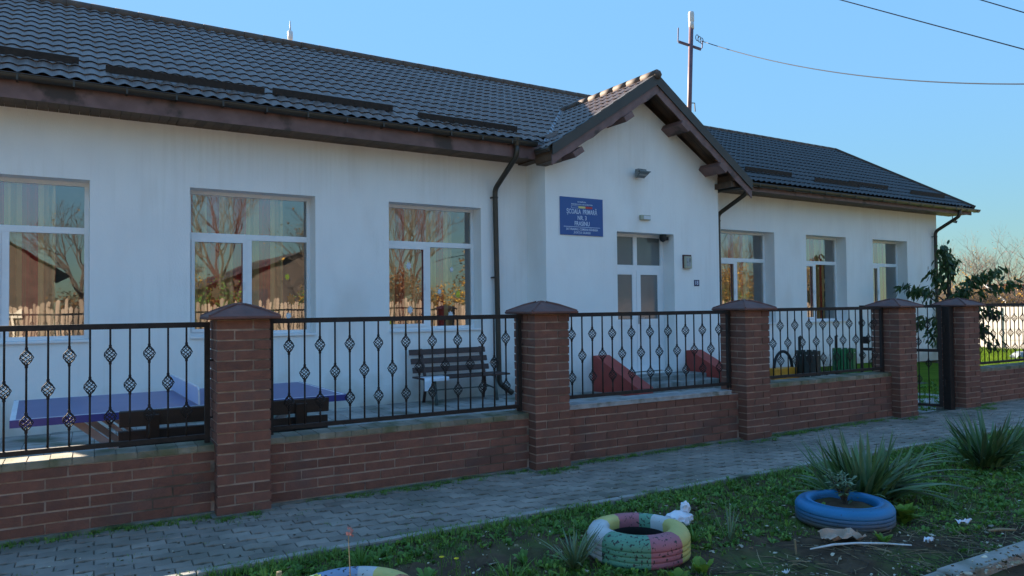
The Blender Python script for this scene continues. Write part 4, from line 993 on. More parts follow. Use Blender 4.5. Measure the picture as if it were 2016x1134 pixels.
clump('tall grass blades catching sun at the bottom edge left of the cut-off tyre', (.58, 3.55, -.02), 9, .30, 'weed_bright', .012, .45)
# grass and weeds of the verge: masses nobody could count
def dens(x, y): return mn.noise(Vector((x*.9, y*1.3, 21)))*.6+mn.noise(Vector((x*2.7, y*2.7, 5)))*.4
bare = [(4.0, 2.72, .75, .42), (2.15, 3.85, .45, .22), (3.45, 3.05, .5, .3), (1.45, 3.9, .3, .2), (5.3, 2.5, .5, .12)]
def green(x, y):
    g = .76+dens(x, y)*1.1
    for (a, c, rx, ry) in bare: g -= 1.0*math.exp(-((x-a)/rx)**2-((y-c)/ry)**2)
    g += .9*max(0, min(1, (x-4.9)/1.0)); g += .35*max(0, min(1, (y-3.9)/.3)); return g
tc_ = [(2.83, 3.44, .31), (4.45, 3.22, .325), (1.025, 3.30, .32)]
def free(x, y): return all((x-a)**2+(y-c)**2 > r*r for a, c, r in tc_)
gb = MB(); random.seed(3); N_ = 0
while N_ < 60000:
    x = .2+11.5*random.random()**1.25; y = random.uniform(2.36, 4.43)
    if random.random() > green(x, y) or not free(x, y): continue
    N_ += 1; h = random.uniform(.018, .055)*(1.4 if random.random() < .12 else 1)*(.8+.5*max(0, dens(x*1.7, y*1.7)))
    a = random.uniform(0, 6.283); ti = random.uniform(.1, 1.0); z = vz(x, y); wd = random.uniform(.0025, .006)
    d = Vector((math.cos(a), math.sin(a), 0)); s = Vector((-d.y, d.x, 0))*wd/2; p = Vector((x, y, z-.004)); m1 = p+d*h*.3*math.sin(ti)+Vector((0, 0, h*.6)); m2 = p+d*h*math.sin(ti)+Vector((0, 0, h*math.cos(ti*.9)))
    gb.add([p-s, p+s, m1+s*.8, m1-s*.8, m2], [(0, 1, 2, 3), (3, 2, 4)])
gb.build('grass', 'grass', kind='stuff')
def weed_leafs(mb, c, n, L, wd, mi=0, up=.6):
    for i in range(n):
        a = random.uniform(0, 6.283); ti = random.uniform(.25, 1.3)*up+.2; l = L*random.uniform(.5, 1.1); d = Vector((math.cos(a)*math.sin(ti), math.sin(a)*math.sin(ti), math.cos(ti))); sd = Vector((-math.sin(a), math.cos(a), 0))
        p = Vector(c)+Vector((random.uniform(-.01, .01), random.uniform(-.01, .01), 0)); q = p+d*l*.35; r = p+d*l*.75-Vector((0, 0, l*.05)); e = p+d*l-Vector((0, 0, l*.16))
        w2 = wd*random.uniform(.7, 1.2)*l/L
        mb.add([p-sd*.001, p+sd*.001, q+sd*w2*.35, q-sd*w2*.35, r+sd*w2*.5, r-sd*w2*.5, e], [(0, 1, 2, 3), (3, 2, 4, 5), (5, 4, 6)], mi)
wb = MB(); N_ = 0
while N_ < 6500:
    x = .3+9*random.random()**1.3; y = random.uniform(2.4, 4.44)
    g0 = green(x, y)+.45*mn.noise(Vector((x*1.5, y*1.5, 40)))
    if random.random() > g0-.18 or not free(x, y): continue
    N_ += 1; big = random.random() < .10; weed_leafs(wb, (x, y, vz(x, y)-.003), random.randint(5, 9), random.uniform(.032, .06)*(1.6 if big else 1), random.uniform(.014, .026), 0 if random.random() < .7 else 1, random.uniform(.5, 1.1))
wb.build('low_weeds', ['weed', 'weed_bright'], kind='stuff')
# ground cover along the foot of the wall
wb = MB()
for i in range(1500):
    x = -1.5+13*random.random(); dd = mn.noise(Vector((x*1.1, 0, 77)))
    if 9.2 < x < 10.3: continue
    inpil = any(p-.03 < x < p+PW+.03 for p in PX); yb = (YF-.03) if inpil else (WY0-.02)
    y = yb-abs(random.gauss(0, .045+.07*max(0, dd)))
    if random.random() > .6+dd*1.1: continue
    weed_leafs(wb, (x, y, -.004), random.randint(4, 7), random.uniform(.018, .045), random.uniform(.008, .018), 0 if random.random() < .8 else 1, 1)
    for k in range(5):
        a = random.uniform(0, 6.28); p = Vector((x+random.uniform(-.04, .04), y-abs(random.gauss(0, .02)), -.004)); h = random.uniform(.02, .05); q = p+Vector((math.cos(a)*h*.5, math.sin(a)*h*.5, h)); wb.add([p, p+Vector((.004, 0, 0)), q], [(0, 1, 2)], 0)
wb.build('wall_foot_weeds', ['weed', 'weed_bright'], kind='stuff')
# moss and sprouts in the paving joints next to the verge
mb_ = MB()
for i in range(900):
    x = -1+12*random.random(); y = 4.47+abs(random.gauss(0, .03)) if random.random() < .6 else random.uniform(4.6, 5.4)
    if mn.noise(Vector((x*1.3, y*2, 60))) < .0: continue
    for k in range(3):
        a = random.uniform(0, 6.28); p = Vector((x+random.uniform(-.02, .02), y+random.uniform(-.01, .01), -.002)); h = random.uniform(.008, .022); q = p+Vector((math.cos(a)*h*.6, math.sin(a)*h*.6, h)); mb_.add([p, p+Vector((.004, .001, 0)), q], [(0, 1, 2)], 0)
mb_.build('joint_grass', 'grass', kind='stuff')
# individual leafy weeds by the tyres
def weed(lab, x, y, n, L, wd, m, up=.55, z=None, stem=0):
    b = MB(); 
    for k in range(1 if not stem else 5): weed_leafs(b, (0, 0, stem*k/5), n, L, wd, 0, up)
    if stem: b.tube([(0, 0, 0), (0, 0, stem)], [.004, .003], 5)
    o = b.build('leafy_weed', m); o.location = (x, y, vz(x, y) if z is None else z); tag(o, lab, 'weed', 'leafy weeds in the verge')
weed('bright broad leaved weed standing before the yellow side of the segmented tyre', 2.93, 3.02, 16, .13, .05, 'weed_bright', .45)
weed('low bright weed at the front of the segmented tyre', 2.70, 2.98, 14, .11, .045, 'weed_bright', .6)
weed('light green weed right in front of the blue tyre', 4.25, 2.80, 16, .10, .035, 'weed_bright', .5)
weed('broad leaved weed right of the blue tyre', 4.80, 3.02, 20, .14, .06, 'weed_bright', .6, stem=.05)
weed('pale weed by the bottom edge right of the segmented tyre', 2.98, 2.72, 14, .10, .045, 'weed_bright', .6)
weed('leafy green weed left of the segmented tyre', 2.20, 3.72, 18, .11, .03, 'weed', .7)
weed('leafy weed with dandelions between the cut-off tyre and the pavement', 1.58, 3.72, 22, .11, .03, 'weed', .7)
weed('small green plant inside the blue tyre on its left', 4.29, 3.26, 18, .055, .02, 'weed_bright', 1.0, z=.085)
b = MB()
for i in range(9):
    a = random.uniform(0, 6.28); d = Vector((math.cos(a)*.45, math.sin(a)*.45, 1)).normalized(); l = random.uniform(.12, .22); b.tube([(0, 0, 0), d*l*.5, d*l+Vector((0, 0, -.01))], [.008, .006, .003], 5)
    for k in range(10): weed_leafs(b, d*l*random.uniform(.4, 1), 2, .07, .024, 1, 1.2)
o = b.build('grey_shrub', ['bark', 'yucca_edge']); o.location = (4.50, 3.25, .08); tag(o, 'small grey-green shrub growing out of the blue tyre', 'shrub')
# weeds beside / in the sunlit tyre
b = MB(); b.tube([(0, 0, 0), (.005, 0, .2), (.0, .01, .40)], [.004, .003, .002], 5); 
for k in range(9): b.add([(.012*math.cos(k), .012*math.sin(k), .38+.004*k), (.012*math.cos(k)+.01, .012*math.sin(k), .385+.004*k), (.012*math.cos(k), .012*math.sin(k)+.01, .395+.004*k)], [(0, 1, 2)], 1)
o = b.build('dry_stalk', ['dry', 'pink_leaf']); o.location = (.98, 3.18, .08); tag(o, 'tall dry seed stalk rising from the cut-off tyre', 'stalk')
weed('yellow-green sprig at the left rim of the cut-off tyre', .87, 3.37, 12, .06, .02, 'weed_bright', .8, z=.17, stem=.05)
b = MB(); b.tube([(0, 0, 0), (.004, 0, .16), (0, 0, .30)], [.005, .004, .004], 5); b.lathe([(0, .0), (.014, .004), (.012, .02), (0, .022)], 8, (0, 0, .295)); o = b.build('dry_stalk', 'dry'); o.location = (.735, 3.45, -.04); tag(o, 'short dry stem left of the cut-off tyre', 'stalk')
for (x, y, l) in ((1.66, 3.70, 'left'), (1.73, 3.66, 'right')):
    b = MB(); b.tube([(0, 0, 0), (0, 0, .13)], .0025, 4)
    for k in range(10): a = k*.628; b.add([(0, 0, .128), (.015*math.cos(a), .015*math.sin(a), .137), (.015*math.cos(a+.5), .015*math.sin(a+.5), .137)], [(0, 1, 2)], 1)
    o = b.build('dandelion', ['weed', 'dandelion']); o.location = (x, y, vz(x, y)); tag(o, l+'most of the two yellow dandelions above the cut-off tyre', 'flower', 'dandelions')
# ------------------------------------------------------------------ litter and debris
def crumple(name, lab, cat, c, size, m, seed, flat=.5, rz=0):
    import bmesh
    bm = bmesh.new(); bmesh.ops.create_icosphere(bm, subdivisions=3, radius=1)
    for v in bm.verts:
        n = mn.noise(v.co*2.1+Vector((seed, 0, 0)))*.3+mn.noise(v.co*5+Vector((seed, 3, 0)))*.12; v.co = v.co*(1+n); v.co.x *= size[0]; v.co.y *= size[1]; v.co.z *= size[2]
    me = bpy.data.meshes.new(name); bm.to_mesh(me); bm.free(); me.materials.append(MATS[m]); o = bpy.data.objects.new(name, me); COL.objects.link(o); o.location = c; o.rotation_euler = (0, 0, rz); tag(o, lab, cat); return o
crumple('plastic_bag', 'crumpled white plastic bag lying behind the segmented tyre', 'plastic bag', (3.42, 3.72, .035), (.10, .07, .05), 'bag', 3)
crumple('plastic_bag', 'white plastic film knotted on top of the crumpled bag', 'plastic bag', (3.47, 3.72, .10), (.035, .03, .045), 'bag', 8)
def sheetbit(name, lab, cat, c, w_, h_, m, seed, rz, curl=.03, nn=8):
    b = MB(); vs = []
    for j in range(nn+1):
        for i in range(nn+1):
            u, v = i/nn-.5, j/nn-.5; e = .10*mn.noise(Vector((u*3+seed, v*3, 0)))
            vs.append(((u+e)*w_, (v+e*.8)*h_, curl*(.6+mn.noise(Vector((u*3.5+seed, v*3.5, 1)))*1.3)))
    b.add(vs, [(j*(nn+1)+i, j*(nn+1)+i+1, (j+1)*(nn+1)+i+1, (j+1)*(nn+1)+i) for j in range(nn) for i in range(nn)])
    o = b.build(name, m); o.location = c; o.rotation_euler = (0, 0, rz); tag(o, lab, cat); return o
sheetbit('cardboard_scrap', 'crumpled brown cardboard scrap in front of the blue tyre', 'cardboard', (4.02, 2.93, .005), .24, .14, 'card', 2.3, sr+.1, .05)
sheetbit('paper_scrap', 'white paper scrap on the grass right of the blue tyre', 'paper', (4.98, 2.72, .01), .10, .045, 'bag', 5.1, sr+.2, .025)
sheetbit('paper_scrap', 'small twisted white paper on the grass near the lower right', 'paper', (4.42, 2.62, .01), .06, .05, 'bag', 7.7, sr+.9, .03)
sheetbit('paper_scrap', 'small white scrap on the bare soil near the bottom', 'paper', (3.28, 2.74, .0), .045, .03, 'paper', 9.7, sr+.9, .02)
b = MB(); b.tube([(-.31, -.03, .012), (-.15, .015, .02), (.0, .03, .022), (.16, .02, .02), (.32, -.005, .014)], [.004, .007, .006, .006, .004], 7); o = b.build('white_stick', 'paper'); o.location = (4.0, 2.80, -.005); o.rotation_euler = (0, 0, sr+.03); tag(o, 'long pale peeled stick lying on the soil near the bottom', 'stick')
b = MB(); b.tube([(0, 0, 0), (-.01, .0, .09)], [.006, .007], 6); o = b.build('wooden_peg', 'dry'); o.location = (3.66, 2.98, -.03); tag(o, 'short upright wooden peg in the bare soil', 'peg')
b = MB(); b.tube([(-.09, 0, .012), (0, .004, .016), (.09, 0, .012)], [.008, .010, .008], 6); o = b.build('stick', 'dry'); o.location = (5.05, 2.52, -.005); o.rotation_euler = (0, 0, sr+.05); tag(o, 'short tan stick on the grass near the right edge', 'stick')
# leaves, chips and pebbles scattered on the verge (uncountable)
cb = MB(); random.seed(9)
for i in range(2600):
    x = .8+8.5*random.random()**1.3; y = 2.15+2.2*random.random()**1.9
    if not free(x, y): continue
    s = random.uniform(.005, .016)*(2.2 if random.random() < .09 else 1); z = vz(x, y)+random.uniform(.004, .016) if y > 2.34 else .02
    M_ = Matrix.Rotation(random.uniform(0, 6.28), 3, 'Z') @ Matrix.Rotation(random.uniform(-.6, .6), 3, 'X')
    n = 6; vs = [tuple(Vector((x, y, z))+M_ @ Vector((s*(1 if j % 2 else .75)*random.uniform(.7, 1.2)*math.cos(j*1.047), s*.55*random.uniform(.7, 1.2)*math.sin(j*1.047), random.uniform(-.003, .003)))) for j in range(n)]
    mi = 0 if random.random() < .55 else (1 if random.random() < .6 else 2)
    cb.add(vs+[(v[0], v[1], v[2]-.004) for v in vs], [tuple(range(n)), tuple(range(2*n-1, n-1, -1))]+[(j, j+n, (j+1) % n+n, (j+1) % n) for j in range(n)], mi)
cb.build('leaf_litter', ['chip', 'dry', 'soil'], kind='stuff')
cb = MB()
for i in range(900):
    x = 2.4+3.2*random.random(); y = 2.3+.75*random.random()**1.3; L = random.uniform(.04, .28); a = random.uniform(0, 6.28); z = vz(x, y)+.008
    if not free(x, y): continue
    d = Vector((math.cos(a), math.sin(a), random.uniform(-.05, .12)))*L; p = Vector((x, y, z)); cb.tube([p, p+d*.5+Vector((random.uniform(-.01, .01), random.uniform(-.01, .01), .006)), p+d], [.0022, .002, .001], 4, cap=False, mi=0 if random.random() < .6 else 1)
cb.build('twig_litter', ['bark', 'dry'], kind='stuff')
cb = MB()
for i in range(420):
    x = -1.2+12*random.random(); y = random.uniform(4.5, 5.6); s = random.uniform(.003, .010); a = random.uniform(0, 6.28)
    cb.obox((x, y, .004), (s*1.6, s, .003), Matrix.Rotation(a, 3, 'Z'), 0 if random.random() < .35 else 1)
cb.build('pavement_grit', ['chip', 'soil'], kind='stuff')

# ------------------------------------------------------------------ trees and shrubs
def branchy(mb, p, d, L, r, depth, tips, spread=.55, up=.15, segs=3, n=5, mi=0, kids=(2, 4), shrink=.68):
    pts = [Vector(p)]; dd = Vector(d).normalized()
    for i in range(segs):
        dd = (dd+Vector((random.gauss(0, .13), random.gauss(0, .13), random.gauss(0, .08)+up*.12))).normalized(); pts.append(pts[-1]+dd*L/segs)
    mb.tube(pts, [r*(1-.45*i/segs) for i in range(segs+1)], n if depth > 1 else 3, mi, cap=False)
    tips.append((pts[-1], dd, depth))
    if depth <= 0: return
    for k in range(random.randint(*kids)):
        t = random.uniform(.35, 1); q = pts[0].lerp(pts[-1], t) if t < .99 else pts[-1]
        i = min(segs-1, int(t*segs)); q = pts[i].lerp(pts[i+1], t*segs-i)
        nd = (dd+Vector((random.gauss(0, spread), random.gauss(0, spread), random.gauss(0, spread*.6)+up))).normalized()
        branchy(mb, q, nd, L*shrink*random.uniform(.75, 1.15), r*.52, depth-1, tips, spread, up, segs, n, mi, kids, shrink)
def leafquad(mb, p, s, mi, drop=0, asp=.45):
    a = random.uniform(0, 6.28); e = random.uniform(-.7, .7)-drop; d = Vector((math.cos(a)*math.cos(e), math.sin(a)*math.cos(e), math.sin(e))); sd = d.cross(Vector((random.gauss(0, .4), random.gauss(0, .4), 1))).normalized()
    mb.add([p, p+d*s*.5+sd*s*asp, p+d*s, p+d*s*.5-sd*s*asp], [(0, 1, 2, 3)], mi)
def tree(lab, c, h, rad, depth, barkm, leafm, nleaf, lsize, seed, tr=.10, spread=.5, name='tree', cat='tree', group=None, kids=(3, 4), multi=1, lean=(0, 0), first=.32, up=.2, asp=.4):
    random.seed(seed); t = thing(name, lab, cat, c, 0, group); b = MB(); tips = []
    if multi == 1: 
        top = Vector((lean[0], lean[1], h*first)); b.tube([(0, 0, -.1), top*.5+Vector((.03, 0, 0)), top], [tr, tr*.8, tr*.65], 8); b.build('trunk', barkm, t, smooth=True); b = MB()
        for k in range(kids[1]+1):
            a = 6.283*k/(kids[1]+1)+random.uniform(-.4, .4); branchy(b, top, (math.cos(a)*rad/h*1.3, math.sin(a)*rad/h*1.3, 1), h*.36, tr*.5, depth, tips, spread, up, kids=kids)
    else:
        for k in range(multi):
            a = random.uniform(0, 6.28); branchy(b, (random.uniform(-.3, .3)*rad*.4, random.uniform(-.3, .3)*rad*.4, 0), (math.cos(a)*.5*rad/h, math.sin(a)*.5*rad/h, 1), h*.45, tr*.5, depth, tips, spread, up, kids=kids)
    b.build('branches', barkm, t)
    if nleaf:
        b = MB(); tt = [q for q in tips if q[2] <= 1]
        for i in range(nleaf):
            q = random.choice(tt); p = q[0]+Vector((random.gauss(0, lsize*1.6), random.gauss(0, lsize*1.6), random.gauss(0, lsize*1.4)))
            leafquad(b, p, lsize*random.uniform(.6, 1.2), random.randrange(len(leafm)), .3, asp)
        b.build('crown', leafm, t)
    return t
# the leafy young tree at the corner of the school: long drooping leaves
random.seed(41)
t = thing('leafy_tree', 'young dark green tree with large drooping leaves at the right corner of the school', 'tree', (19.15, 10.65, ZY), 0)
b = MB(); b.tube([(0, 0, -.1), (.05, 0, .8), (.0, .05, 1.5), (-.05, 0, 2.4)], [.06, .05, .04, .02], 8, cap=False); b.build('trunk', 'bark', t, smooth=True)
RV = Vector((.867, -.498, 0)); br = MB(); lv = MB()
def bigleaf(p, ax, L):
    d = (Vector((ax.x*.35+random.gauss(0, .28), ax.y*.35+random.gauss(0, .28), -.75+random.gauss(0, .38)))).normalized(); sd = d.cross(Vector((random.gauss(0, 1), random.gauss(0, 1), .4))).normalized(); w2 = L*.20; nn = d.cross(sd)
    v = [p, p+d*L*.28+sd*w2*.8, p+d*L*.28+nn*w2*.25, p+d*L*.28-sd*w2*.8, p+d*L*.62+sd*w2*.8+nn*w2*.1, p+d*L*.62+nn*w2*.35, p+d*L*.62-sd*w2*.8+nn*w2*.1, p+d*L+nn*w2*-.3]
    lv.add(v, [(0, 2, 1), (0, 3, 2), (1, 2, 5, 4), (2, 3, 6, 5), (4, 5, 7), (5, 6, 7)])
limbs = [(1.3, Vector((-1.22, 0, 2.05)), 30), (1.5, Vector((-.75, .2, 1.95)), 34), (1.6, Vector((-.15, 0, 3.05)), 46), (1.7, Vector((.22, .2, 2.75)), 40), (1.2, Vector((-.9, .1, .95)), 26), (1.1, Vector((-.65, -.2, .70)), 26),
         (1.5, Vector((.75, 0, 2.30)), 30), (1.6, Vector((1.35, 0, 2.45)), 36), (1.5, Vector((1.7, -.1, 2.10)), 34), (1.3, Vector((1.30, .1, 1.30)), 44), (1.1, Vector((1.05, .2, .85)), 42), (1.3, Vector((.3, -.1, 1.95)), 46), (1.2, Vector((.05, .2, 1.55)), 40), (1.5, Vector((-.35, .1, 2.45)), 34), (1.2, Vector((1.15, 0, .45)), 24)]
for (z0, e, n) in limbs:
    s0 = Vector((0, 0, z0)); end = RV*e.x+Vector((e.y*.5, e.y, e.z)); mid = s0.lerp(end, .5)+Vector((0, 0, .22)); pts = [s0*(1-q)**2+mid*2*q*(1-q)+end*q*q for q in [i/8 for i in range(9)]]
    br.tube(pts, [.024-.0025*i for i in range(9)], 5, cap=False)
    for i in range(int(n*2.3)):
        q = .30+.70*random.random()**.6; p = s0*(1-q)**2+mid*2*q*(1-q)+end*q*q+Vector((random.gauss(0, .09), random.gauss(0, .09), random.gauss(0, .07)))
        bigleaf(p, (end-s0).normalized(), random.uniform(.14, .24))
br.build('branches', 'bark', t, smooth=True); lv.build('crown', 'dark_leaf', t)
# thicket and bare trees behind the lawn, sunlit
def at(x, y, dist): return EYE+ray(x, y)*dist
def ground_at(x, d, z=-.75): p = at(x, 600, d); return Vector((p.x, p.y, z))
tree('tall bare tree with few pink leaves against the sky at the right edge', ground_at(1995, 40), 6.0, 3.0, 4, 'pale_twig', ['pink_leaf'], 60, .10, 51, .07, .5, 'bare_tree', group='bare trees beyond the lawn', kids=(3, 4), up=.28)
tree('bare tree with whitish twigs directly right of the school corner', ground_at(1895, 42), 5.9, 3.0, 4, 'pale_twig', ['yellow_leaf', 'pink_leaf'], 90, .09, 52, .06, .5, 'bare_tree', group='bare trees beyond the lawn', kids=(3, 4), up=.28)
tree('bare spreading tree between the leafy tree and the shed roof', ground_at(1950, 43), 5.6, 3.2, 4, 'pale_twig', ['yellow_leaf', 'pink_leaf'], 90, .09, 53, .06, .55, 'bare_tree', group='bare trees beyond the lawn', kids=(3, 4), up=.26)
for (px, d, h, sd, nl, lab) in ((1868, 38, 4.0, 61, 700, 'tangled sunlit bush nearest the school corner'), (1915, 39, 4.0, 62, 1500, 'tangled bush with orange leaves behind the leafy tree'), (1955, 39.5, 3.7, 63, 1500, 'tangled bush with yellow leaves left of the shed roof'), (2010, 44, 4.6, 64, 700, 'tangled bare bush behind the shed at the right edge'), (1835, 42, 4.0, 65, 300, 'tangled bush mostly behind the school corner')):
    tree(lab, ground_at(px, d), h, 3.2, 3, 'pale_twig', ['yellow_leaf', 'rust_leaf', 'yellow_leaf'], nl, .10, sd, .055, .6, 'bush', 'bush', 'tangled bushes beyond the lawn', kids=(4, 6), multi=14, up=.22)
# plot wall and shed beyond the lawn
wa = Vector((36.5, 40, -.75)); rz = -math.pi/2; L = 38
t = thing('plot_wall', 'pale panelled concrete wall beyond the sunlit lawn', 'wall', wa, rz)
b = MB(); 
for j in range(4):
    for i in range(int(L/2)+1): b.box((i*2+.01, 0, -.1+j*.5), (i*2+1.99, .10, .39+j*.5-.012))
b.box((0, .015, -.1), (L, .085, 1.93)); b.build('panels', 'block_wall', t)
b = MB(); 
for i in range(int(L/2)+2): b.box((i*2-.06, -.04, -.1), (i*2+.06, .14, 1.93))
b.build('posts', 'block_wall', t) if False else None
for i in range(int(L/2)+1):
    b = MB(); b.box((i*2+1.94, -.03, -.1), (i*2+2.06, .13, 1.90)); b.build('post', 'block_wall', t)
sp = ground_at(2085, 41, -.75); t = thing('tiled_shed', 'low shed with rusty tile roof beyond the pale wall', 'shed', sp, R(-28))
b = MB(); b.box((-2.6, 0, 0), (3.4, 3.4, 1.92)); b.build('wall', 'white_paint', t)
b = MB(); 
for i in range(34):
    x0 = -3+i*.2; b.tube([(x0, -.35, 1.93), (x0 if 0 < 1 else 0, 1.7, 3.15)], .075, 6)
b.add([(-3.05, -.35, 1.93), (3.8, -.35, 1.93), (3.8, 1.7, 3.15), (-3.05, 1.7, 3.15)], [(0, 1, 2, 3)]); b.add([(-3.05, 3.75, 1.93), (3.8, 3.75, 1.93), (3.8, 1.7, 3.15), (-3.05, 1.7, 3.15)], [(3, 2, 1, 0)])
b.build('roof', 'rust_tile', t)
b = MB(); b.beam((-3.08, -.42, 1.90), (-3.08, 1.7, 3.2), .06, .12); b.box((-3.05, -.40, 1.84), (3.8, -.36, 1.93)); b.build('fascia', 'white_paint', t)
t = tag(crumple('boulder', 'grey stone lying on the sunlit lawn by the right edge', 'stone', ground_at(2012, 28.0, -.74), (.48, .34, .27), 'grey_case', 31), 'grey stone lying on the sunlit lawn by the right edge', 'stone')
# sunlit grass blades on the lawn beyond and around the gate
gb = MB(); random.seed(17)
for i in range(16000):
    if i < 11000: px = random.uniform(1925, 2040); dd = random.uniform(25, 35); p = ground_at(px, dd); hh = random.uniform(.05, .13); wd = .012
    else: p = Vector((random.uniform(9.6, 15.5), random.uniform(6.2, 8.8), 0)); hh = random.uniform(.02, .07); wd = .007
    z = lz(p.x, p.y); a = random.uniform(0, 6.28); dv = Vector((math.cos(a), math.sin(a), 0)); s = Vector((-dv.y, dv.x, 0))*wd/2; q = Vector((p.x, p.y, z-.003)); gb.add([q-s, q+s, q+dv*hh*.5+Vector((0, 0, hh))], [(0, 1, 2)])
gb.build('lawn_grass', 'sun_grass', kind='stuff')
wb = MB()
for i in range(260):
    p = Vector((random.uniform(9.8, 14.5), random.uniform(6.3, 8.4), 0)); weed_leafs(wb, (p.x, p.y, lz(p.x, p.y)), 7, .07, .03, 0 if random.random() < .6 else 1, .9)
wb.build('lawn_weeds', ['weed', 'weed_bright'], kind='stuff')

# ------------------------------------------------------------------ the other side of the street (seen in the window panes)
t = thing('board_fence', 'weathered picket board fence reflected in the school windows', 'fence', (-14, -6.0, -.05))
b = MB(); x = 0; random.seed(23)
while x < 66:
    wd = random.uniform(.08, .13); h = random.uniform(1.45, 1.8); ln = random.gauss(0, .02); b.add([(x, 0, 0), (x+wd, 0, 0), (x+wd+ln, 0, h), (x+wd/2+ln, 0, h+.05), (x+ln, 0, h-.01), (x, -.02, 0), (x+wd, -.02, 0), (x+wd+ln, -.02, h), (x+wd/2+ln, -.02, h+.05), (x+ln, -.02, h-.01)], [(4, 3, 2, 1, 0), (5, 6, 7, 8, 9), (0, 1, 6, 5), (1, 2, 7, 6), (2, 3, 8, 7), (3, 4, 9, 8), (4, 0, 5, 9)]); x += wd+random.uniform(.01, .05)
b.build('boards', 'fence_board', t)
b = MB(); b.box((0, -.08, .4), (66, -.025, .5)); b.box((0, -.08, 1.2), (66, -.025, 1.3)); b.build('rail', 'dark_wood', t)
def house(lab, c, w_, dp, zt, zr, rz=0, rm='old_roof', wm='old_roof'):
    t = thing('neighbour_house', lab, 'house', c, rz, 'houses across the street'); b = MB(); b.box((-w_/2, -dp, 0), (w_/2, 0, zt)); b.add([(-w_/2, 0, zt), (w_/2, 0, zt), (0, 0, zr-.1)], [(0, 1, 2)]); b.build('wall', wm, t)
    b = MB(); 
    for s in (-1, 1): b.add([(s*(w_/2+.5), .5, zt-.25), (0, .5, zr), (0, -dp-.5, zr), (s*(w_/2+.5), -dp-.5, zt-.25)], [(0, 1, 2, 3)] if s > 0 else [(3, 2, 1, 0)]); 
    b.build('roof', rm, t)
    for x in (-w_/4, w_/4): b = MB(); b.box((x-.5, 0.0, 1.0), (x+.5, .04, 2.3)); b.build('window', 'dark_plastic', t); 
house('brown roofed house across the street reflected in the leftmost window', (-3.6, -9.5, -.05), 8, 9, 3.0, 5.6)
house('low house across the street reflected behind the middle window', (12, -17, -.05), 9, 8, 2.6, 4.4)
house('low house across the street reflected in the far windows', (33, -14, -.05), 9, 8, 2.8, 5.0)
rng = [(-9, -13, 7), (1.5, -12, 6), (4.5, -10.5, 5.0), (7.5, -14, 8.5), (11, -11, 5.5), (17, -13, 8), (24, -12, 7), (28, -10, 6.5), (40, -12, 8), (35, -20, 9), (46, -14, 8), (20, -22, 10)]
for i, (x, y, h) in enumerate(rng):
    tree('bare tree number %s along the board fence across the street' % ['one', 'two', 'three', 'four', 'five', 'six', 'seven', 'eight', 'nine', 'ten', 'eleven', 'twelve'][i], (x, y, -.05), h, h*.4, 4, 'bark', ['rust_leaf', 'yellow_leaf'], [0, 40, 60, 0, 300, 0, 200, 100, 60, 0, 60, 0][i], .12, 100+i, .13, .5, 'bare_tree', group='bare trees across the street', kids=(3, 4), up=.25)
for i, (x, y, h, m) in enumerate([(13.3, -7.6, 3.6, ['rust_leaf']), (16.4, -8.2, 3.0, ['rust_leaf', 'yellow_leaf']), (27, -8, 3.5, ['yellow_leaf', 'weed']), (6.0, -8.4, 2.6, ['weed', 'rust_leaf']), (38, -8, 3.5, ['rust_leaf', 'weed']), (1.5, -7.8, 2.4, ['rust_leaf']), (10.2, -7.6, 2.6, ['weed', 'yellow_leaf'])]):
    tree(['rust coloured bush', 'orange leaved bush', 'yellowish bush', 'low green brown bush', 'far reddish bush', 'low rusty bush', 'low yellow green bush'][i]+' behind the board fence, reflected in the school windows', (x, y, -.05), h, 2.4, 3, 'bark', m, 2600, .13, 140+i, .06, .6, 'bush', 'bush', 'bushes across the street', kids=(3, 4), multi=8, up=.2)
# the unseen block added left of the school for shade follows further down

t = thing('white_fence', 'white scalloped garden fence reflected in the leftmost window', 'fence', (-5.6, -5.9, -.05))
for i in range(9):
    b = MB(); x = i*.55; pts = [(x+.5*k/10, 1.42+.10*math.cos(2*math.pi*k/10)) for k in range(11)]; b.prism([(x, 1.2), (x+.5, 1.2)]+list(reversed(pts)), 0, .04); o = b.build('scallop_board', 'white_fence', t); fixnormals(o)
b = MB(); b.box((0, 0, .5), (5, .03, .56)); b.build('rail', 'white_fence', t)
for i in range(24): b = MB(); b.box((i*.2, .005, .1), (i*.2+.06, .03, 1.2)); b.build('picket', 'white_fence', t)
for i, (x, y, h) in enumerate([(31, -8.5, 4.2), (35, -8.2, 4.8), (39.5, -8.6, 5.2), (44, -8.3, 4.6), (48.5, -8.4, 5.0), (3.6, -9.6, 4.2), (20.5, -8.8, 4.4)]):
    tree(['first', 'second', 'third', 'fourth', 'fifth', 'sixth, leftmost', 'seventh'][i]+' tall rust leaved bush across the street reflected in the windows', (x, y, -.05), h, 3.0, 3, 'bark', ['rust_leaf', 'rust_leaf', 'yellow_leaf'], 3600, .15, 240+i, .06, .6, 'bush', 'bush', 'bushes across the street', kids=(3, 4), multi=8, up=.2)
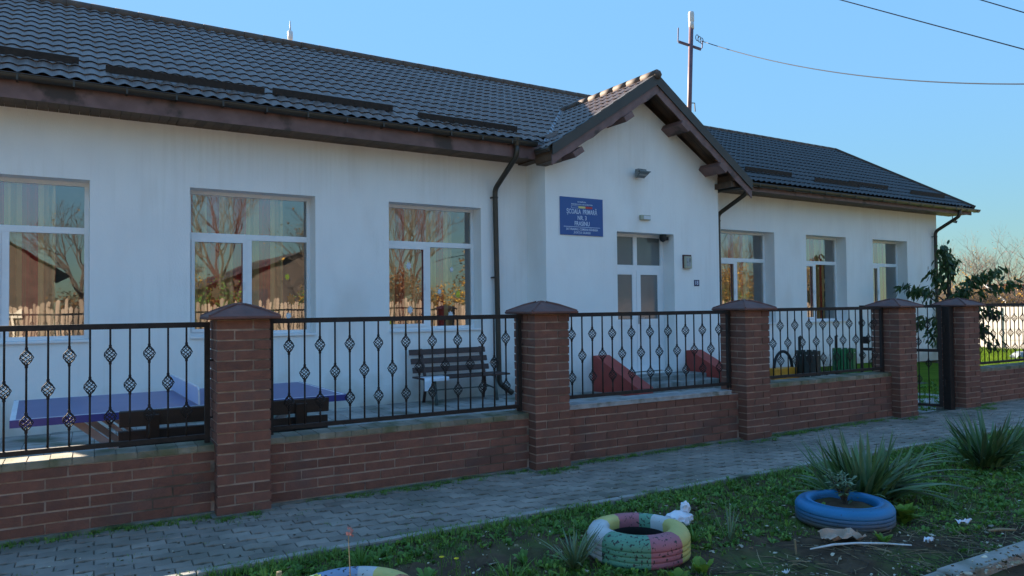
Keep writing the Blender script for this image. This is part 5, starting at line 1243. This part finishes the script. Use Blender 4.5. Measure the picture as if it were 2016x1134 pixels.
# unseen house-shaped block added left of the school to shade the pavement
t = thing('sun_blocker', 'unseen low block added beside the left end of the school to shade the pavement', 'sun_blocker', (-6.6, 12.2, -.15))
b = MB(); b.box((-3.4, 0, 0), (3.0, 2.6, 2.7)); b.build('wall', 'plaster_old', t)
b = MB(); b.prism([(-.3, 2.7), (1.3, 3.62), (2.9, 2.7)], -3.7, 3.2, axis='x'); o = b.build('roof', 'old_roof', t); fixnormals(o)

# blades leaning over the pavement edging
gb = MB(); random.seed(77)
for i in range(5200):
    x = .2+10*random.random()**1.2
    if mn.noise(Vector((x*1.6, 0, 88))) < -.12 and random.random() < .85: continue
    y = random.gauss(4.425, .03); a = random.gauss(1.5, .8); h = random.uniform(.02, .07); ti = random.uniform(.3, 1.15); d = Vector((math.cos(a), math.sin(a), 0)); wd = random.uniform(.003, .008); sd = Vector((-d.y, d.x, 0))*wd/2; p = Vector((x, y, -.03)); m1 = p+d*h*.4*math.sin(ti)+Vector((0, 0, h*.6)); m2 = p+d*h*math.sin(ti)+Vector((0, 0, h*.8*math.cos(ti*.8)+.01))
    gb.add([p-sd, p+sd, m1+sd*.8, m1-sd*.8, m2], [(0, 1, 2, 3), (3, 2, 4)])
gb.build('edge_grass', 'grass', kind='stuff')

# taller mixed weeds along the lower left of the verge
clump('grassy tuft at the bottom edge between the two painted segment tyres', (1.95, 3.45, -.02), 40, .16, 'weed', .010, .9, 'grass_tuft', 'grass tuft', 'grass tufts in the verge')
clump('grassy tuft hugging the pavement edge above the cut-off tyre', (1.35, 4.15, -.02), 36, .13, 'weed', .009, .9, 'grass_tuft', 'grass tuft', 'grass tufts in the verge')
clump('grassy tuft just right of the segmented tyre and below the bag', (3.28, 3.45, -.02), 40, .14, 'weed', .009, .9, 'grass_tuft', 'grass tuft', 'grass tufts in the verge')
clump('dry-tipped grass tuft at the lower left corner of the verge', (.80, 4.05, -.02), 34, .15, 'weed_bright', .009, .8, 'grass_tuft', 'grass tuft', 'grass tufts in the verge')
